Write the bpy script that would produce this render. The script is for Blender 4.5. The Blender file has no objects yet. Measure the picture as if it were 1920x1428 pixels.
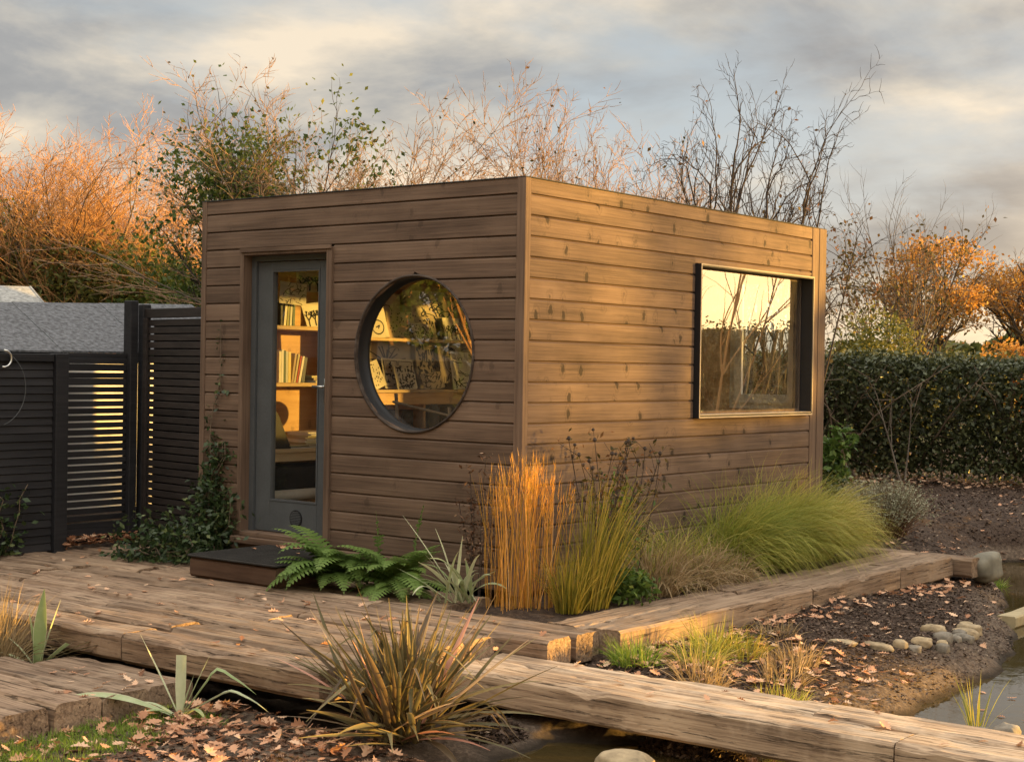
import bpy, math, random
import numpy as np
from mathutils import Vector, Matrix
from math import sin, cos, pi, sqrt, radians, atan2
rng = random.Random(11)
NR = np.random.RandomState(5)
C = bpy.context.scene.collection
sc = bpy.context.scene
# ------------------------------------------------------------------ camera
YAW, PITCH, ROLL = .6602, -.0092, .0161
cam_d = bpy.data.cameras.new('camera'); cam = bpy.data.objects.new('camera', cam_d); C.objects.link(cam)
_f = Vector((-sin(YAW)*cos(PITCH), cos(YAW)*cos(PITCH), sin(PITCH)))
_r = Vector((cos(YAW), sin(YAW), 0)); _u = _r.cross(_f)
_r2 = _r*cos(ROLL) + _u*sin(ROLL); _u2 = -_r*sin(ROLL) + _u*cos(ROLL)
cam.matrix_world = Matrix(((_r2.x, _u2.x, -_f.x, 5.688), (_r2.y, _u2.y, -_f.y, -7.434), (_r2.z, _u2.z, -_f.z, 1.40), (0, 0, 0, 1)))
cam_d.sensor_fit = 'HORIZONTAL'; cam_d.sensor_width = 36; cam_d.lens = 36*2879.3/1920
cam_d.clip_start = .1; cam_d.clip_end = 2000
sc.camera = cam
# ------------------------------------------------------------------ colour management
sc.view_settings.view_transform = 'Standard'; sc.view_settings.look = 'None'
sc.view_settings.exposure = 1.45; sc.view_settings.gamma = 1; sc.view_settings.use_curve_mapping = False
sc.cycles.max_bounces = 8; sc.cycles.transparent_max_bounces = 24; sc.cycles.diffuse_bounces = 3
sc.cycles.glossy_bounces = 3; sc.cycles.use_denoising = True
sc.cycles.sample_clamp_indirect = 6
# ------------------------------------------------------------------ sun
SUNV = Vector((1, .78, 0)).normalized(); SUN_EL = radians(4.6)
SUNV = Vector((SUNV.x*cos(SUN_EL), SUNV.y*cos(SUN_EL), sin(SUN_EL)))
sd = bpy.data.lights.new('sun', 'SUN'); sd.energy = 5.0; sd.angle = radians(1.0); sd.color = (1, .56, .11)
so = bpy.data.objects.new('sun', sd); C.objects.link(so)
so.rotation_euler = SUNV.to_track_quat('Z', 'Y').to_euler(); so.location = (12, 9, 8)
# ------------------------------------------------------------------ node helper
class NT:
    def __init__(s, tree):
        s.t = tree; s.t.nodes.clear()
    def n(s, typ, ins=None, **kw):
        nd = s.t.nodes.new(typ)
        for k, v in kw.items(): setattr(nd, k, v)
        if ins:
            for k, v in ins.items(): s.set(nd.inputs[k], v)
        return nd
    def set(s, sock, v):
        if isinstance(v, bpy.types.NodeSocket): s.t.links.new(v, sock)
        elif isinstance(v, bpy.types.Node): s.t.links.new(v.outputs[0], sock)
        elif isinstance(v, (tuple, list)) and len(v) == 3 and sock.type == 'RGBA': sock.default_value = (*v, 1)
        else: sock.default_value = v
    def math(s, op, a, b=0.0, c=None, clamp=False):
        nd = s.t.nodes.new('ShaderNodeMath'); nd.operation = op; nd.use_clamp = clamp
        s.set(nd.inputs[0], a); s.set(nd.inputs[1], b)
        if c is not None: s.set(nd.inputs[2], c)
        return nd.outputs[0]
    def vmath(s, op, a, b=None, out=0):
        nd = s.t.nodes.new('ShaderNodeVectorMath'); nd.operation = op
        s.set(nd.inputs[0], a)
        if b is not None: s.set(nd.inputs[3] if op == 'SCALE' else nd.inputs[1], b)
        return nd.outputs[out]
    def noise(s, vec, scale, detail=4, rough=.55, dist=0, col=False):
        nd = s.n('ShaderNodeTexNoise', {'Scale': scale, 'Detail': detail, 'Roughness': rough, 'Distortion': dist})
        s.set(nd.inputs['Vector'], vec)
        return nd.outputs[1 if col else 0]
    def ramp(s, fac, stops, mode='LINEAR'):
        nd = s.t.nodes.new('ShaderNodeValToRGB'); cr = nd.color_ramp; cr.interpolation = mode
        while len(cr.elements) < len(stops): cr.elements.new(.5)
        for e, (p, c) in zip(cr.elements, stops):
            e.position = p; e.color = (*c, 1) if isinstance(c, (tuple, list)) else (c, c, c, 1)
        s.set(nd.inputs[0], fac); return nd.outputs[0]
    def mix(s, a, b, fac, mode='MIX'):
        nd = s.t.nodes.new('ShaderNodeMix'); nd.data_type = 'RGBA'; nd.blend_type = mode
        s.set(nd.inputs[0], fac); s.set(nd.inputs[6], a); s.set(nd.inputs[7], b)
        return nd.outputs[2]
    def mapr(s, v, a, b, c=0., d=1.):
        nd = s.n('ShaderNodeMapRange', {0: v, 1: a, 2: b, 3: c, 4: d}); nd.clamp = True; return nd.outputs[0]
    def bump(s, h, strength=.5, dist=.01):
        return s.n('ShaderNodeBump', {'Height': h, 'Strength': strength, 'Distance': dist}).outputs[0]
    def mapping(s, vec, scale=(1, 1, 1), loc=(0, 0, 0)):
        return s.n('ShaderNodeMapping', {'Vector': vec, 'Scale': scale, 'Location': loc}).outputs[0]
# ------------------------------------------------------------------ world
w = bpy.data.worlds.new('World'); sc.world = w; w.use_nodes = True
W = NT(w.node_tree)
sky = W.n('ShaderNodeTexSky', sky_type='NISHITA', sun_disc=False, sun_elevation=SUN_EL, sun_rotation=atan2(SUNV.x, SUNV.y))
sky.air_density = 1.0; sky.dust_density = 1.6
gen = W.n('ShaderNodeTexCoord').outputs['Generated']
sep = W.n('ShaderNodeSeparateXYZ', {0: gen})
zp = W.math('MAXIMUM', sep.outputs[2], 0.0)
den = W.math('ADD', zp, .24)
px_ = W.math('DIVIDE', sep.outputs[0], den); py_ = W.math('DIVIDE', sep.outputs[1], den)
cv = W.n('ShaderNodeCombineXYZ', {0: px_, 1: py_, 2: 0.0}).outputs[0]
n1 = W.noise(W.vmath('ADD', cv, (3.1, .4, 0)), 1.35, 8, .56, .15); n2 = W.noise(W.vmath('ADD', cv, (7.3, 2.1, 4)), 2.3, 9, .56, .2)
n3 = W.noise(W.vmath('ADD', cv, (1.3, 9.1, 8)), .8, 3, .5)
cover = W.mapr(n1, .33, .50)
cover = W.math('MULTIPLY', cover, .93)
sh = W.math('ADD', W.math('MULTIPLY', n2, .6), W.math('MULTIPLY', n3, .4))
cloud = W.ramp(W.mapr(sh, .38, .60), [(0, (.128, .130, .135)), (.36, (.175, .173, .170)), (.64, (.262, .243, .212)), (1, (.42, .355, .27))])
dotv = W.vmath('DOT_PRODUCT', gen, tuple(Vector((SUNV.x, SUNV.y, 0)).normalized()), out=1)
dp = W.mapr(dotv, -.15, 1.)
low = W.math('POWER', W.math('SUBTRACT', 1.0, W.math('MINIMUM', zp, 1.0)), 7.0)
warm = W.math('MULTIPLY', W.math('POWER', dp, 3.2), low)
glow = W.vmath('SCALE', (3.1, 1.95, .75), warm)
lowband = W.math('POWER', W.math('SUBTRACT', 1.0, W.math('MINIMUM', W.math('MULTIPLY', zp, 5.0), 1.0)), 1.6)
creamy = W.mix((1, 1, 1), (1.18, 1.03, .80), W.math('MULTIPLY', lowband, .8))
cl = W.mix(cloud, creamy, 1.0, 'MULTIPLY')
gap = W.mix((.225, .252, .272), (.38, .375, .34), lowband)
gapN = W.mix(W.vmath('SCALE', gap, 10.0), sky, .08)
tot = W.mix(gapN, W.vmath('SCALE', cl, 10.0), cover)
tot = W.vmath('SCALE', tot, W.mapr(zp, .24, .70, .86, 2.95))
tot = W.vmath('ADD', tot, W.vmath('SCALE', glow, W.math('ADD', W.math('MULTIPLY', sh, 12.0), 3.5)))
bg = W.n('ShaderNodeBackground', {0: tot, 1: .1}); wo = W.n('ShaderNodeOutputWorld', {0: bg.outputs[0]})
# ------------------------------------------------------------------ materials
def newmat(name):
    m = bpy.data.materials.new(name); m.use_nodes = True
    return m, NT(m.node_tree)
def principled(t, col, rough=.7, normal=None, spec=.3, **kw):
    p = t.n('ShaderNodeBsdfPrincipled', {'Base Color': col, 'Roughness': rough, 'Specular IOR Level': spec})
    if normal is not None: t.set(p.inputs['Normal'], normal)
    for k, v in kw.items(): t.set(p.inputs[k], v)
    t.n('ShaderNodeOutputMaterial', {0: p.outputs[0]}); return p
def coords(t, rnd=7.):
    tc = t.n('ShaderNodeTexCoord').outputs['Object']; oi = t.n('ShaderNodeObjectInfo').outputs['Random']
    off = t.n('ShaderNodeCombineXYZ', {0: t.math('MULTIPLY', oi, rnd*3.1), 1: t.math('MULTIPLY', oi, rnd*1.7), 2: t.math('MULTIPLY', oi, rnd)}).outputs[0]
    return tc, t.vmath('ADD', tc, off), oi
def wood(name, dark, mid, light, axis='x', knots=.0, rough=.75, grain=55, bumpk=.35, wear=None, var=.25, crack=0., cross=7.):
    m, t = newmat(name); tc, v, oi = coords(t)
    def S(a, c):
        return {'x': (a, c, c), 'y': (c, a, c), 'z': (c, c, a)}[axis]
    g = t.noise(t.mapping(v, S(1.6, grain)), 1, 5, .6, .3)
    g2 = t.noise(t.mapping(v, S(.9, cross)), 1, 4, .55, .6)
    g3 = t.noise(v, 2.2, 3, .5)
    f = t.math('ADD', t.math('MULTIPLY', g, .42), t.math('ADD', t.math('MULTIPLY', g2, .33), t.math('MULTIPLY', g3, .25)))
    col = t.ramp(f, [(.36, dark), (.5, mid), (.66, light)])
    hh = g
    if knots > 0:
        vo = t.n('ShaderNodeTexVoronoi', {'Vector': t.vmath('ADD', t.mapping(v, S(7.5, 4.4)), t.vmath('SCALE', t.noise(v, 30, 3, .6, 0, True), .32)), 'Scale': 1.0})
        d = vo.outputs[0]; rn = t.n('ShaderNodeSeparateXYZ', {0: vo.outputs[1]}).outputs[0]
        on = t.math('GREATER_THAN', rn, .36)
        kn = t.math('MULTIPLY', t.mapr(d, .20, .12), on)
        ring = t.math('MULTIPLY', t.mapr(t.math('ABSOLUTE', t.math('SUBTRACT', d, .27)), .05, .0), t.math('MULTIPLY', on, .3))
        kk = t.math('MULTIPLY', t.math('MAXIMUM', kn, ring), knots)
        col = t.mix(col, tuple(c*.30 for c in dark), kk)
    if crack > 0:
        cr = t.noise(t.mapping(v, S(2.6, 48)), 1, 7, .72, .9)
        ck = t.mapr(cr, .43, .35); hh = t.math('SUBTRACT', hh, t.math('MULTIPLY', ck, 1.2*crack))
        col = t.mix(col, tuple(c*.35 for c in dark), t.math('MULTIPLY', ck, crack*.8))
    if wear:
        wf = t.mapr(t.noise(v, 3.3, 5, .65), .5, .68)
        col = t.mix(col, wear, t.math('MULTIPLY', wf, .7))
    k = t.math('ADD', 1 - var/2, t.math('MULTIPLY', oi, var))
    col = t.mix(col, t.n('ShaderNodeCombineXYZ', {0: k, 1: k, 2: k}).outputs[0], 1.0, 'MULTIPLY')
    principled(t, col, rough, t.bump(hh, bumpk, .004), .25)
    return m
def plain(name, col, rough=.6, var=.2, scale=30, bumpk=.15, spec=.3, metal=0., dirt=None):
    m, t = newmat(name); tc, v, oi = coords(t)
    n = t.noise(v, scale, 5, .6); n2 = t.noise(v, scale*.12, 3, .5)
    f = t.math('ADD', t.math('MULTIPLY', n, .5), t.math('MULTIPLY', n2, .5))
    c = t.mix(tuple(x*(1-var) for x in col), tuple(min(1, x*(1+var)) for x in col), t.mapr(f, .35, .65))
    if dirt: c = t.mix(c, dirt, t.math('MULTIPLY', t.mapr(n2, .5, .7), .6))
    principled(t, c, rough, t.bump(n, bumpk, .003), spec, Metallic=metal)
    return m
def leafmat(name, stops, trans=.35, rough=.55, spec=.25):
    m, t = newmat(name)
    a = t.n('ShaderNodeAttribute', attribute_name='v').outputs['Fac']
    oi = t.n('ShaderNodeObjectInfo').outputs['Random']
    tc = t.n('ShaderNodeTexCoord').outputs['Object']
    f = t.math('ADD', a, t.math('MULTIPLY', t.math('SUBTRACT', t.noise(tc, 1.2, 3), .5), .5))
    col = t.ramp(f, stops)
    p = t.n('ShaderNodeBsdfPrincipled', {'Base Color': col, 'Roughness': rough, 'Specular IOR Level': spec})
    tr = t.n('ShaderNodeBsdfTranslucent', {'Color': col})
    mx = t.n('ShaderNodeMixShader', {0: trans, 1: p.outputs[0], 2: tr.outputs[0]})
    t.n('ShaderNodeOutputMaterial', {0: mx.outputs[0]}); return m
def glassmat(name, tint=(.93, .95, .93), ior=.07, dust=.05):
    m, t = newmat(name)
    tc = t.n('ShaderNodeTexCoord').outputs['Object']
    fc = t.n('ShaderNodeLayerWeight', {0: .5}).outputs[1]
    fr = t.math('ADD', ior, t.math('MULTIPLY', t.math('POWER', fc, 3.5), 1-ior))
    gl = t.n('ShaderNodeBsdfGlossy', {'Roughness': .004, 'Color': (1, 1, 1, 1)})
    tr = t.n('ShaderNodeBsdfTransparent', {'Color': tint})
    df = t.n('ShaderNodeBsdfDiffuse', {'Color': (.55, .5, .42, 1)})
    a = t.n('ShaderNodeMixShader', {0: fr, 1: tr.outputs[0], 2: gl.outputs[0]})
    du = t.math('MULTIPLY', t.mapr(t.noise(tc, 6, 6, .7), .35, .75), dust)
    b = t.n('ShaderNodeMixShader', {0: du, 1: a.outputs[0], 2: df.outputs[0]})
    t.n('ShaderNodeOutputMaterial', {0: b.outputs[0]}); return m
M = {}
cd, cm, cl_ = (.078, .050, .035), (.150, .098, .068), (.232, .156, .108)
M['clad_x'] = wood('cladding wood along x', cd, cm, cl_, 'x', .35, .7, 80, .5)
M['clad_y'] = wood('cladding wood along y', cd, cm, cl_, 'y', .85, .7, 80, .5)
M['clad_z'] = wood('cladding wood upright', cd, cm, cl_, 'z', .0, .7, 60, .3)
M['deck'] = wood('weathered sleeper along x', (.065, .040, .027), (.235, .158, .105), (.43, .315, .215), 'x', 0, .9, 70, 1.0, (.36, .26, .18), .45, 1.0, cross=22.)
M['decky'] = wood('weathered sleeper along y', (.08, .050, .034), (.25, .172, .114), (.42, .31, .215), 'y', 0, .9, 70, 1.0, (.30, .22, .155), .4, .9, cross=20.)
M['pale'] = wood('bleached sleeper', (.11, .07, .045), (.40, .285, .19), (.68, .52, .36), 'x', 0, .9, 70, 1.0, (.58, .44, .31), .3, .9, cross=22.)  # paler tones than the deck and edging sleepers
M['step'] = wood('dark step wood', (.05, .028, .018), (.09, .052, .034), (.13, .08, .05), 'x', 0, .8, 30, .6)
M['black_x'] = wood('black stained wood', (.012, .012, .014), (.020, .020, .023), (.032, .031, .034), 'x', 0, .65, 40, .4)
M['black_y'] = wood('black stained wood along y', (.012, .012, .014), (.020, .020, .023), (.032, .031, .034), 'y', 0, .65, 40, .4)
M['darkbrown'] = wood('dark brown stained wood', (.018, .015, .014), (.032, .026, .024), (.05, .04, .036), 'x', 0, .65, 40, .4)
M['ply'] = wood('warm plywood', (.42, .24, .10), (.56, .35, .16), (.66, .44, .23), 'y', .35, .6, 26, .1, cross=5)
M['pine'] = wood('pale pine', (.55, .38, .19), (.66, .48, .27), (.74, .57, .35), 'y', .0, .6, 26, .1)
M['stick'] = wood('grey brown stick', (.2, .14, .09), (.3, .22, .15), (.4, .3, .2), 'z', 0, .8, 26, .1)
M['door'] = plain('anthracite paint', (.085, .092, .098), .45, .12, 60, .05)
M['frame_black'] = plain('black window frame', (.02, .02, .022), .4, .15, 60, .05)
M['frame_pale'] = plain('pale bare edge', (.36, .30, .24), .5, .12, 60, .05)
M['frame_grey'] = plain('pale grey window paint', (.75, .75, .70), .5, .1, 60, .05)
M['bark_rim'] = wood('weathered rim', (.03, .022, .018), (.07, .052, .042), (.17, .14, .12), 'x', 0, .8, 30, .5)
M['felt'] = plain('roofing felt', (.105, .108, .118), .95, .75, 260, .8)
M['felt_pale'] = plain('pale roofing felt', (.30, .30, .29), .95, .5, 260, .8)
M['metal'] = plain('brushed metal', (.6, .6, .58), .3, .1, 60, .05, .5, 1.)
M['blackplastic'] = plain('black plastic', (.015, .015, .016), .5, .2, 60, .05)
M['rubber'] = plain('rubber mat', (.032, .030, .028), .9, .3, 60, .4)
M['white'] = plain('white board', (.82, .80, .74), .6, .06, 8, .05)
M['roof'] = plain('roof membrane', (.05, .05, .05), .8)
M['floor'] = plain('interior floor', (.25, .18, .12), .7)
M['darkbox'] = plain('dark storage', (.018, .018, .02), .7, .3)
M['paper'] = plain('drawing paper', (.74, .70, .60), .8, .08, 10, .05)
M['paper_tan'] = plain('tan paper', (.50, .42, .30), .8, .15, 10, .05)
M['ink'] = plain('black ink', (.02, .018, .016), .8, .2)
M['cardroll'] = plain('cardboard tube', (.6, .52, .42), .7, .1)
M['green_ball'] = plain('pale green plastic', (.35, .5, .36), .45, .1, 10, .02)
M['glass'] = glassmat('round window glass', ior=.16, dust=.06); M['glass_side'] = glassmat('dusty side window glass', ior=.22, dust=.08); M['glass2'] = glassmat('door glass', ior=.05, dust=.02)
M['stone_cream'] = plain('cream stone', (.36, .28, .175), .9, .45, 22, 1.0, dirt=(.22, .18, .12))
M['stone_grey'] = plain('grey brown stone', (.21, .185, .15), .9, .45, 24, .9, dirt=(.15, .13, .1))
M['stone_green'] = plain('mossy grey rock', (.19, .175, .135), .85, .3, 10, .6, dirt=(.40, .38, .32))
M['plank'] = plain('wet plank', (.33, .27, .16), .7, .25, 14, .4)
def bookmat(i, c): M['book%d' % i] = plain('book cover %d' % i, c, .5, .08, 20, .02)
for i, c in enumerate([(.75, .72, .6), (.6, .62, .55), (.07, .13, .08), (.03, .03, .03), (.8, .65, .25), (.45, .33, .2), (.45, .04, .03), (.75, .74, .7), (.06, .08, .12), (.30, .32, .12), (.55, .5, .3)]): bookmat(i, c)
for k, c in dict(bark=(.16, .12, .085), barkdark=(.055, .042, .036), barkgrey=(.15, .125, .10), barkpink=(.36, .235, .15)).items():
    M[k] = plain('bark ' + k, c, .9, .35, 20, .5)
M['barkorange'] = plain('orange twigs', (.50, .27, .11), .8, .35, 3, .2)
M['leaf_green'] = leafmat('green leaves', [(0, (.03, .055, .012)), (.45, (.08, .12, .024)), (.8, (.17, .19, .04)), (1, (.32, .30, .07))])
M['leaf_olive'] = leafmat('olive leaves', [(0, (.05, .06, .015)), (.5, (.13, .135, .032)), (.85, (.30, .25, .055)), (1, (.50, .34, .07))])
M['leaf_hedge'] = leafmat('hedge leaves', [(0, (.032, .042, .018)), (.5, (.075, .09, .036)), (.85, (.13, .14, .06)), (1, (.20, .20, .09))], .2, .4, .4)
M['leaf_hedgetop'] = leafmat('hedge top leaves', [(0, (.03, .035, .012)), (.5, (.07, .075, .022)), (1, (.16, .15, .04))], .3)
M['leaf_autumn'] = leafmat('autumn leaves', [(0, (.26, .12, .03)), (.5, (.55, .28, .06)), (1, (.75, .44, .10))], .4)
M['leaf_brown'] = leafmat('brown red leaves', [(0, (.05, .05, .015)), (.4, (.10, .075, .025)), (.7, (.20, .10, .045)), (1, (.38, .19, .09))], .35)
M['leaf_fern'] = leafmat('fern', [(0, (.07, .12, .03)), (.5, (.125, .21, .05)), (1, (.24, .34, .09))], .35)
M['leaf_vine'] = leafmat('vine leaves', [(0, (.018, .035, .014)), (.6, (.05, .085, .03)), (1, (.22, .25, .09))], .25, .4, .4)
M['leaf_bright'] = leafmat('bright leaves', [(0, (.05, .09, .02)), (.6, (.10, .17, .035)), (1, (.22, .30, .08))], .35)
M['leaf_lav'] = leafmat('grey leaves', [(0, (.16, .16, .10)), (.6, (.30, .30, .20)), (1, (.46, .45, .33))], .2)
M['litter'] = leafmat('fallen oak leaves', [(0, (.13, .06, .032)), (.35, (.38, .18, .095)), (.7, (.62, .34, .20)), (1, (.74, .50, .33))], .15, .7)
M['litterdark'] = leafmat('old fallen leaves', [(0, (.05, .028, .018)), (.6, (.16, .085, .05)), (1, (.5, .33, .22))], .1, .8)
M['mulch'] = leafmat('bark mulch', [(0, (.03, .02, .015)), (.5, (.085, .056, .042)), (.8, (.17, .12, .088)), (1, (.42, .32, .23))], .0, .9)
M['grass'] = leafmat('lawn grass', [(0, (.09, .15, .02)), (.5, (.19, .30, .04)), (1, (.38, .42, .10))], .35)
M['carex'] = leafmat('sedge blades', [(0, (.13, .18, .03)), (.45, (.30, .33, .06)), (.8, (.54, .46, .12)), (1, (.72, .58, .24))], .4)
M['gold'] = leafmat('golden stalks', [(0, (.26, .20, .03)), (.35, (.58, .31, .05)), (.7, (.80, .40, .09)), (1, (.86, .56, .26))], .4)
M['goldgreen'] = leafmat('olive gold blades', [(0, (.10, .12, .02)), (.5, (.27, .25, .04)), (1, (.58, .42, .10))], .4)
M['dry'] = leafmat('dry grass', [(0, (.16, .12, .06)), (.5, (.34, .25, .13)), (1, (.56, .42, .26))], .3)
def strapmat(name, a, b, edge):
    m, t = newmat(name)
    vv = t.n('ShaderNodeAttribute', attribute_name='v').outputs['Fac']; oi = t.n('ShaderNodeObjectInfo').outputs['Random']
    ed = t.n('ShaderNodeAttribute', attribute_name='e').outputs['Fac']
    tc = t.n('ShaderNodeTexCoord').outputs['Object']
    c = t.mix(a, b, t.mapr(t.math('ADD', t.math('MULTIPLY', oi, .7), t.math('MULTIPLY', t.noise(tc, 25, 3), .5)), .25, .95))
    c = t.mix(c, edge, t.math('MULTIPLY', t.mapr(ed, .55, 1.), .75))
    p = t.n('ShaderNodeBsdfPrincipled', {'Base Color': c, 'Roughness': .5, 'Specular IOR Level': .35})
    tr = t.n('ShaderNodeBsdfTranslucent', {'Color': c})
    mx = t.n('ShaderNodeMixShader', {0: .25, 1: p.outputs[0], 2: tr.outputs[0]})
    t.n('ShaderNodeOutputMaterial', {0: mx.outputs[0]}); return m
M['astelia'] = strapmat('silver green strap leaf', (.28, .36, .15), (.60, .63, .42), (.74, .72, .54))
M['phorm'] = strapmat('olive brown strap leaf', (.10, .09, .04), (.24, .20, .09), (.46, .25, .14))
M['phorm2'] = strapmat('bronze strap leaf', (.09, .065, .04), (.20, .14, .075), (.42, .27, .15))
M['phorm3'] = strapmat('tan strap leaf', (.38, .27, .15), (.52, .38, .24), (.6, .33, .22))
M['phorm4'] = strapmat('pink strap leaf', (.52, .24, .16), (.62, .33, .24), (.7, .4, .3))
# ground
m, t = newmat('ground soil'); tc = t.n('ShaderNodeTexCoord').outputs['Object']
n = t.noise(tc, 38, 8, .75); nb = t.noise(tc, 2.2, 4, .6); sepg = t.n('ShaderNodeSeparateXYZ', {0: tc})
soil = t.ramp(n, [(.30, (.018, .012, .009)), (.5, (.055, .036, .026)), (.62, (.10, .068, .048)), (.75, (.26, .19, .13))])
bank = t.ramp(n, [(.3, (.05, .036, .027)), (.5, (.125, .092, .068)), (.62, (.20, .15, .11)), (.75, (.33, .26, .19))])
wet = t.mapr(sepg.outputs[2], -.325, -.36); bank = t.mix(bank, (.035, .026, .018), wet)
hz = t.mapr(t.math('ADD', sepg.outputs[2], t.math('MULTIPLY', t.math('SUBTRACT', nb, .5), .12)), -.20, -.27)
far = t.mapr(t.vmath('LENGTH', tc, out=1), 22, 30)
grs = t.ramp(t.noise(tc, 3, 5, .6), [(.35, (.04, .06, .015)), (.6, (.09, .12, .03))])
colg = t.mix(t.mix(soil, bank, hz), grs, far)
principled(t, colg, .92, t.bump(n, .9, .02), .2); M['ground'] = m
# water
m, t = newmat('pond water'); tc = t.n('ShaderNodeTexCoord').outputs['Object']
nn = t.noise(t.mapping(tc, (1, 1, 1)), 7, 4, .55, .6)
p = principled(t, (.05, .036, .014), .03, t.bump(nn, .10, .01), .5, IOR=1.33); M['water'] = m
# ------------------------------------------------------------------ object helpers
def link(o, parent=None):
    C.objects.link(o)
    if parent is not None: o.parent = parent
    return o
def thing(name, label, cat, group=None, loc=(0, 0, 0)):
    o = bpy.data.objects.new(name, None); o.location = loc; o.empty_display_size = .1
    link(o); o['label'] = label; o['category'] = cat
    if group: o['group'] = group
    return o
def tag(o, label=None, cat=None, group=None, kind=None):
    if label: o['label'] = label
    if cat: o['category'] = cat
    if group: o['group'] = group
    if kind: o['kind'] = kind
    return o
def mesh(name, V, F, mat, parent=None, smooth=False, attrs=None):
    """V (N,3), F list of tuples or an (M,k) int array"""
    me = bpy.data.meshes.new(name)
    V = np.asarray(V, np.float32)
    if isinstance(F, np.ndarray):
        Mn, k = F.shape
        me.vertices.add(len(V)); me.vertices.foreach_set('co', V.ravel())
        me.loops.add(Mn*k); me.loops.foreach_set('vertex_index', F.astype(np.int32).ravel())
        me.polygons.add(Mn); me.polygons.foreach_set('loop_start', np.arange(0, Mn*k, k, dtype=np.int32))
        me.update(calc_edges=True)
    else:
        me.from_pydata([tuple(map(float, v)) for v in V], [], [tuple(f) for f in F]); me.update()
    if smooth: me.polygons.foreach_set('use_smooth', np.ones(len(me.polygons), bool))
    if attrs:
        for an, av in attrs.items():
            a = me.attributes.new(an, 'FLOAT', 'POINT'); a.data.foreach_set('value', np.asarray(av, np.float32))
    if mat is not None: me.materials.append(M[mat] if isinstance(mat, str) else mat)
    o = bpy.data.objects.new(name, me); return link(o, parent)
class MB:
    def __init__(s): s.v = []; s.f = []
    def add(s, V, F):
        b = len(s.v); s.v += [tuple(map(float, v)) for v in V]; s.f += [tuple(i+b for i in f) for f in F]; return s
    def box(s, x0, x1, y0, y1, z0, z1, rot=0, c=None, bev=0):
        if bev:
            b = bev; pts = []; fs = []
            def ring(x0, x1, y0, y1, z): return [(x0+b, y0, z), (x1-b, y0, z), (x1, y0+b, z), (x1, y1-b, z), (x1-b, y1, z), (x0+b, y1, z), (x0, y1-b, z), (x0, y0+b, z)]
            R_ = [ring(x0+b, x1-b, y0+b, y1-b, z0), ring(x0, x1, y0, y1, z0+b), ring(x0, x1, y0, y1, z1-b), ring(x0+b, x1-b, y0+b, y1-b, z1)]
            for r in R_: pts += r
            for k in range(3):
                for i in range(8): fs.append((k*8+i, k*8+(i+1) % 8, (k+1)*8+(i+1) % 8, (k+1)*8+i))
            fs.append(tuple(reversed(range(8)))); fs.append(tuple(24+i for i in range(8)))
        else:
            pts = [(x, y, z) for z in (z0, z1) for x, y in ((x0, y0), (x1, y0), (x1, y1), (x0, y1))]
            fs = [(3, 2, 1, 0), (4, 5, 6, 7), (0, 1, 5, 4), (1, 2, 6, 5), (2, 3, 7, 6), (3, 0, 4, 7)]
        if rot:
            cx, cy = c or ((x0+x1)/2, (y0+y1)/2); cc, ss = cos(rot), sin(rot)
            pts = [(cx+(x-cx)*cc-(y-cy)*ss, cy+(x-cx)*ss+(y-cy)*cc, z) for x, y, z in pts]
        return s.add(pts, fs)
    def tube(s, pts, r, k=6, cap=True):
        pts = [Vector(p) for p in pts]; n = len(pts)
        rs = r if isinstance(r, (list, tuple)) else [r]*n
        vs = []; fs = []
        up = Vector((0, 0, 1)); prev = None
        for i, p in enumerate(pts):
            d = (pts[min(i+1, n-1)]-pts[max(i-1, 0)]).normalized()
            if prev is None:
                a = d.cross(up if abs(d.z) < .9 else Vector((1, 0, 0))).normalized()
            else: a = (prev - d*prev.dot(d)).normalized()
            prev = a; b = d.cross(a)
            for j in range(k):
                an = 2*pi*j/k; vs.append(p + (a*cos(an)+b*sin(an))*rs[i])
        for i in range(n-1):
            for j in range(k): fs.append((i*k+j, i*k+(j+1) % k, (i+1)*k+(j+1) % k, (i+1)*k+j))
        if cap: fs.append(tuple(reversed(range(k)))); fs.append(tuple((n-1)*k+j for j in range(k)))
        return s.add(vs, fs)
    def build(s, name, mat, parent=None, smooth=False):
        return mesh(name, s.v, s.f, mat, parent, smooth)
def box(name, x0, x1, y0, y1, z0, z1, mat, parent=None, bev=0, rot=0, c=None):
    return MB().box(x0, x1, y0, y1, z0, z1, rot, c, bev).build(name, mat, parent)
def vnoise(P, freq, seed=0, octv=3):
    """value noise, P (N,3) -> (N,) about -1..1"""
    P = np.asarray(P, float); out = np.zeros(len(P)); amp = 1.; tot = 0
    for o in range(octv):
        Q = P*freq; I = np.floor(Q).astype(np.int64); fr = Q-I; fr = fr*fr*(3-2*fr)
        def h(i, j, k):
            n = (i*73856093) ^ (j*19349663) ^ (k*83492791) ^ (seed*2654435 + o*97)
            n = (n ^ (n >> 13))*1274126177 & 0x7fffffff
            return (n % 10007)/5003.5-1
        r = 0
        for a in (0, 1):
            for b in (0, 1):
                for c in (0, 1):
                    wgt = (fr[:, 0] if a else 1-fr[:, 0])*(fr[:, 1] if b else 1-fr[:, 1])*(fr[:, 2] if c else 1-fr[:, 2])
                    r = r+wgt*h(I[:, 0]+a, I[:, 1]+b, I[:, 2]+c)
        out += r*amp; tot += amp; amp *= .5; freq *= 2.03
    return out/tot
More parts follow.
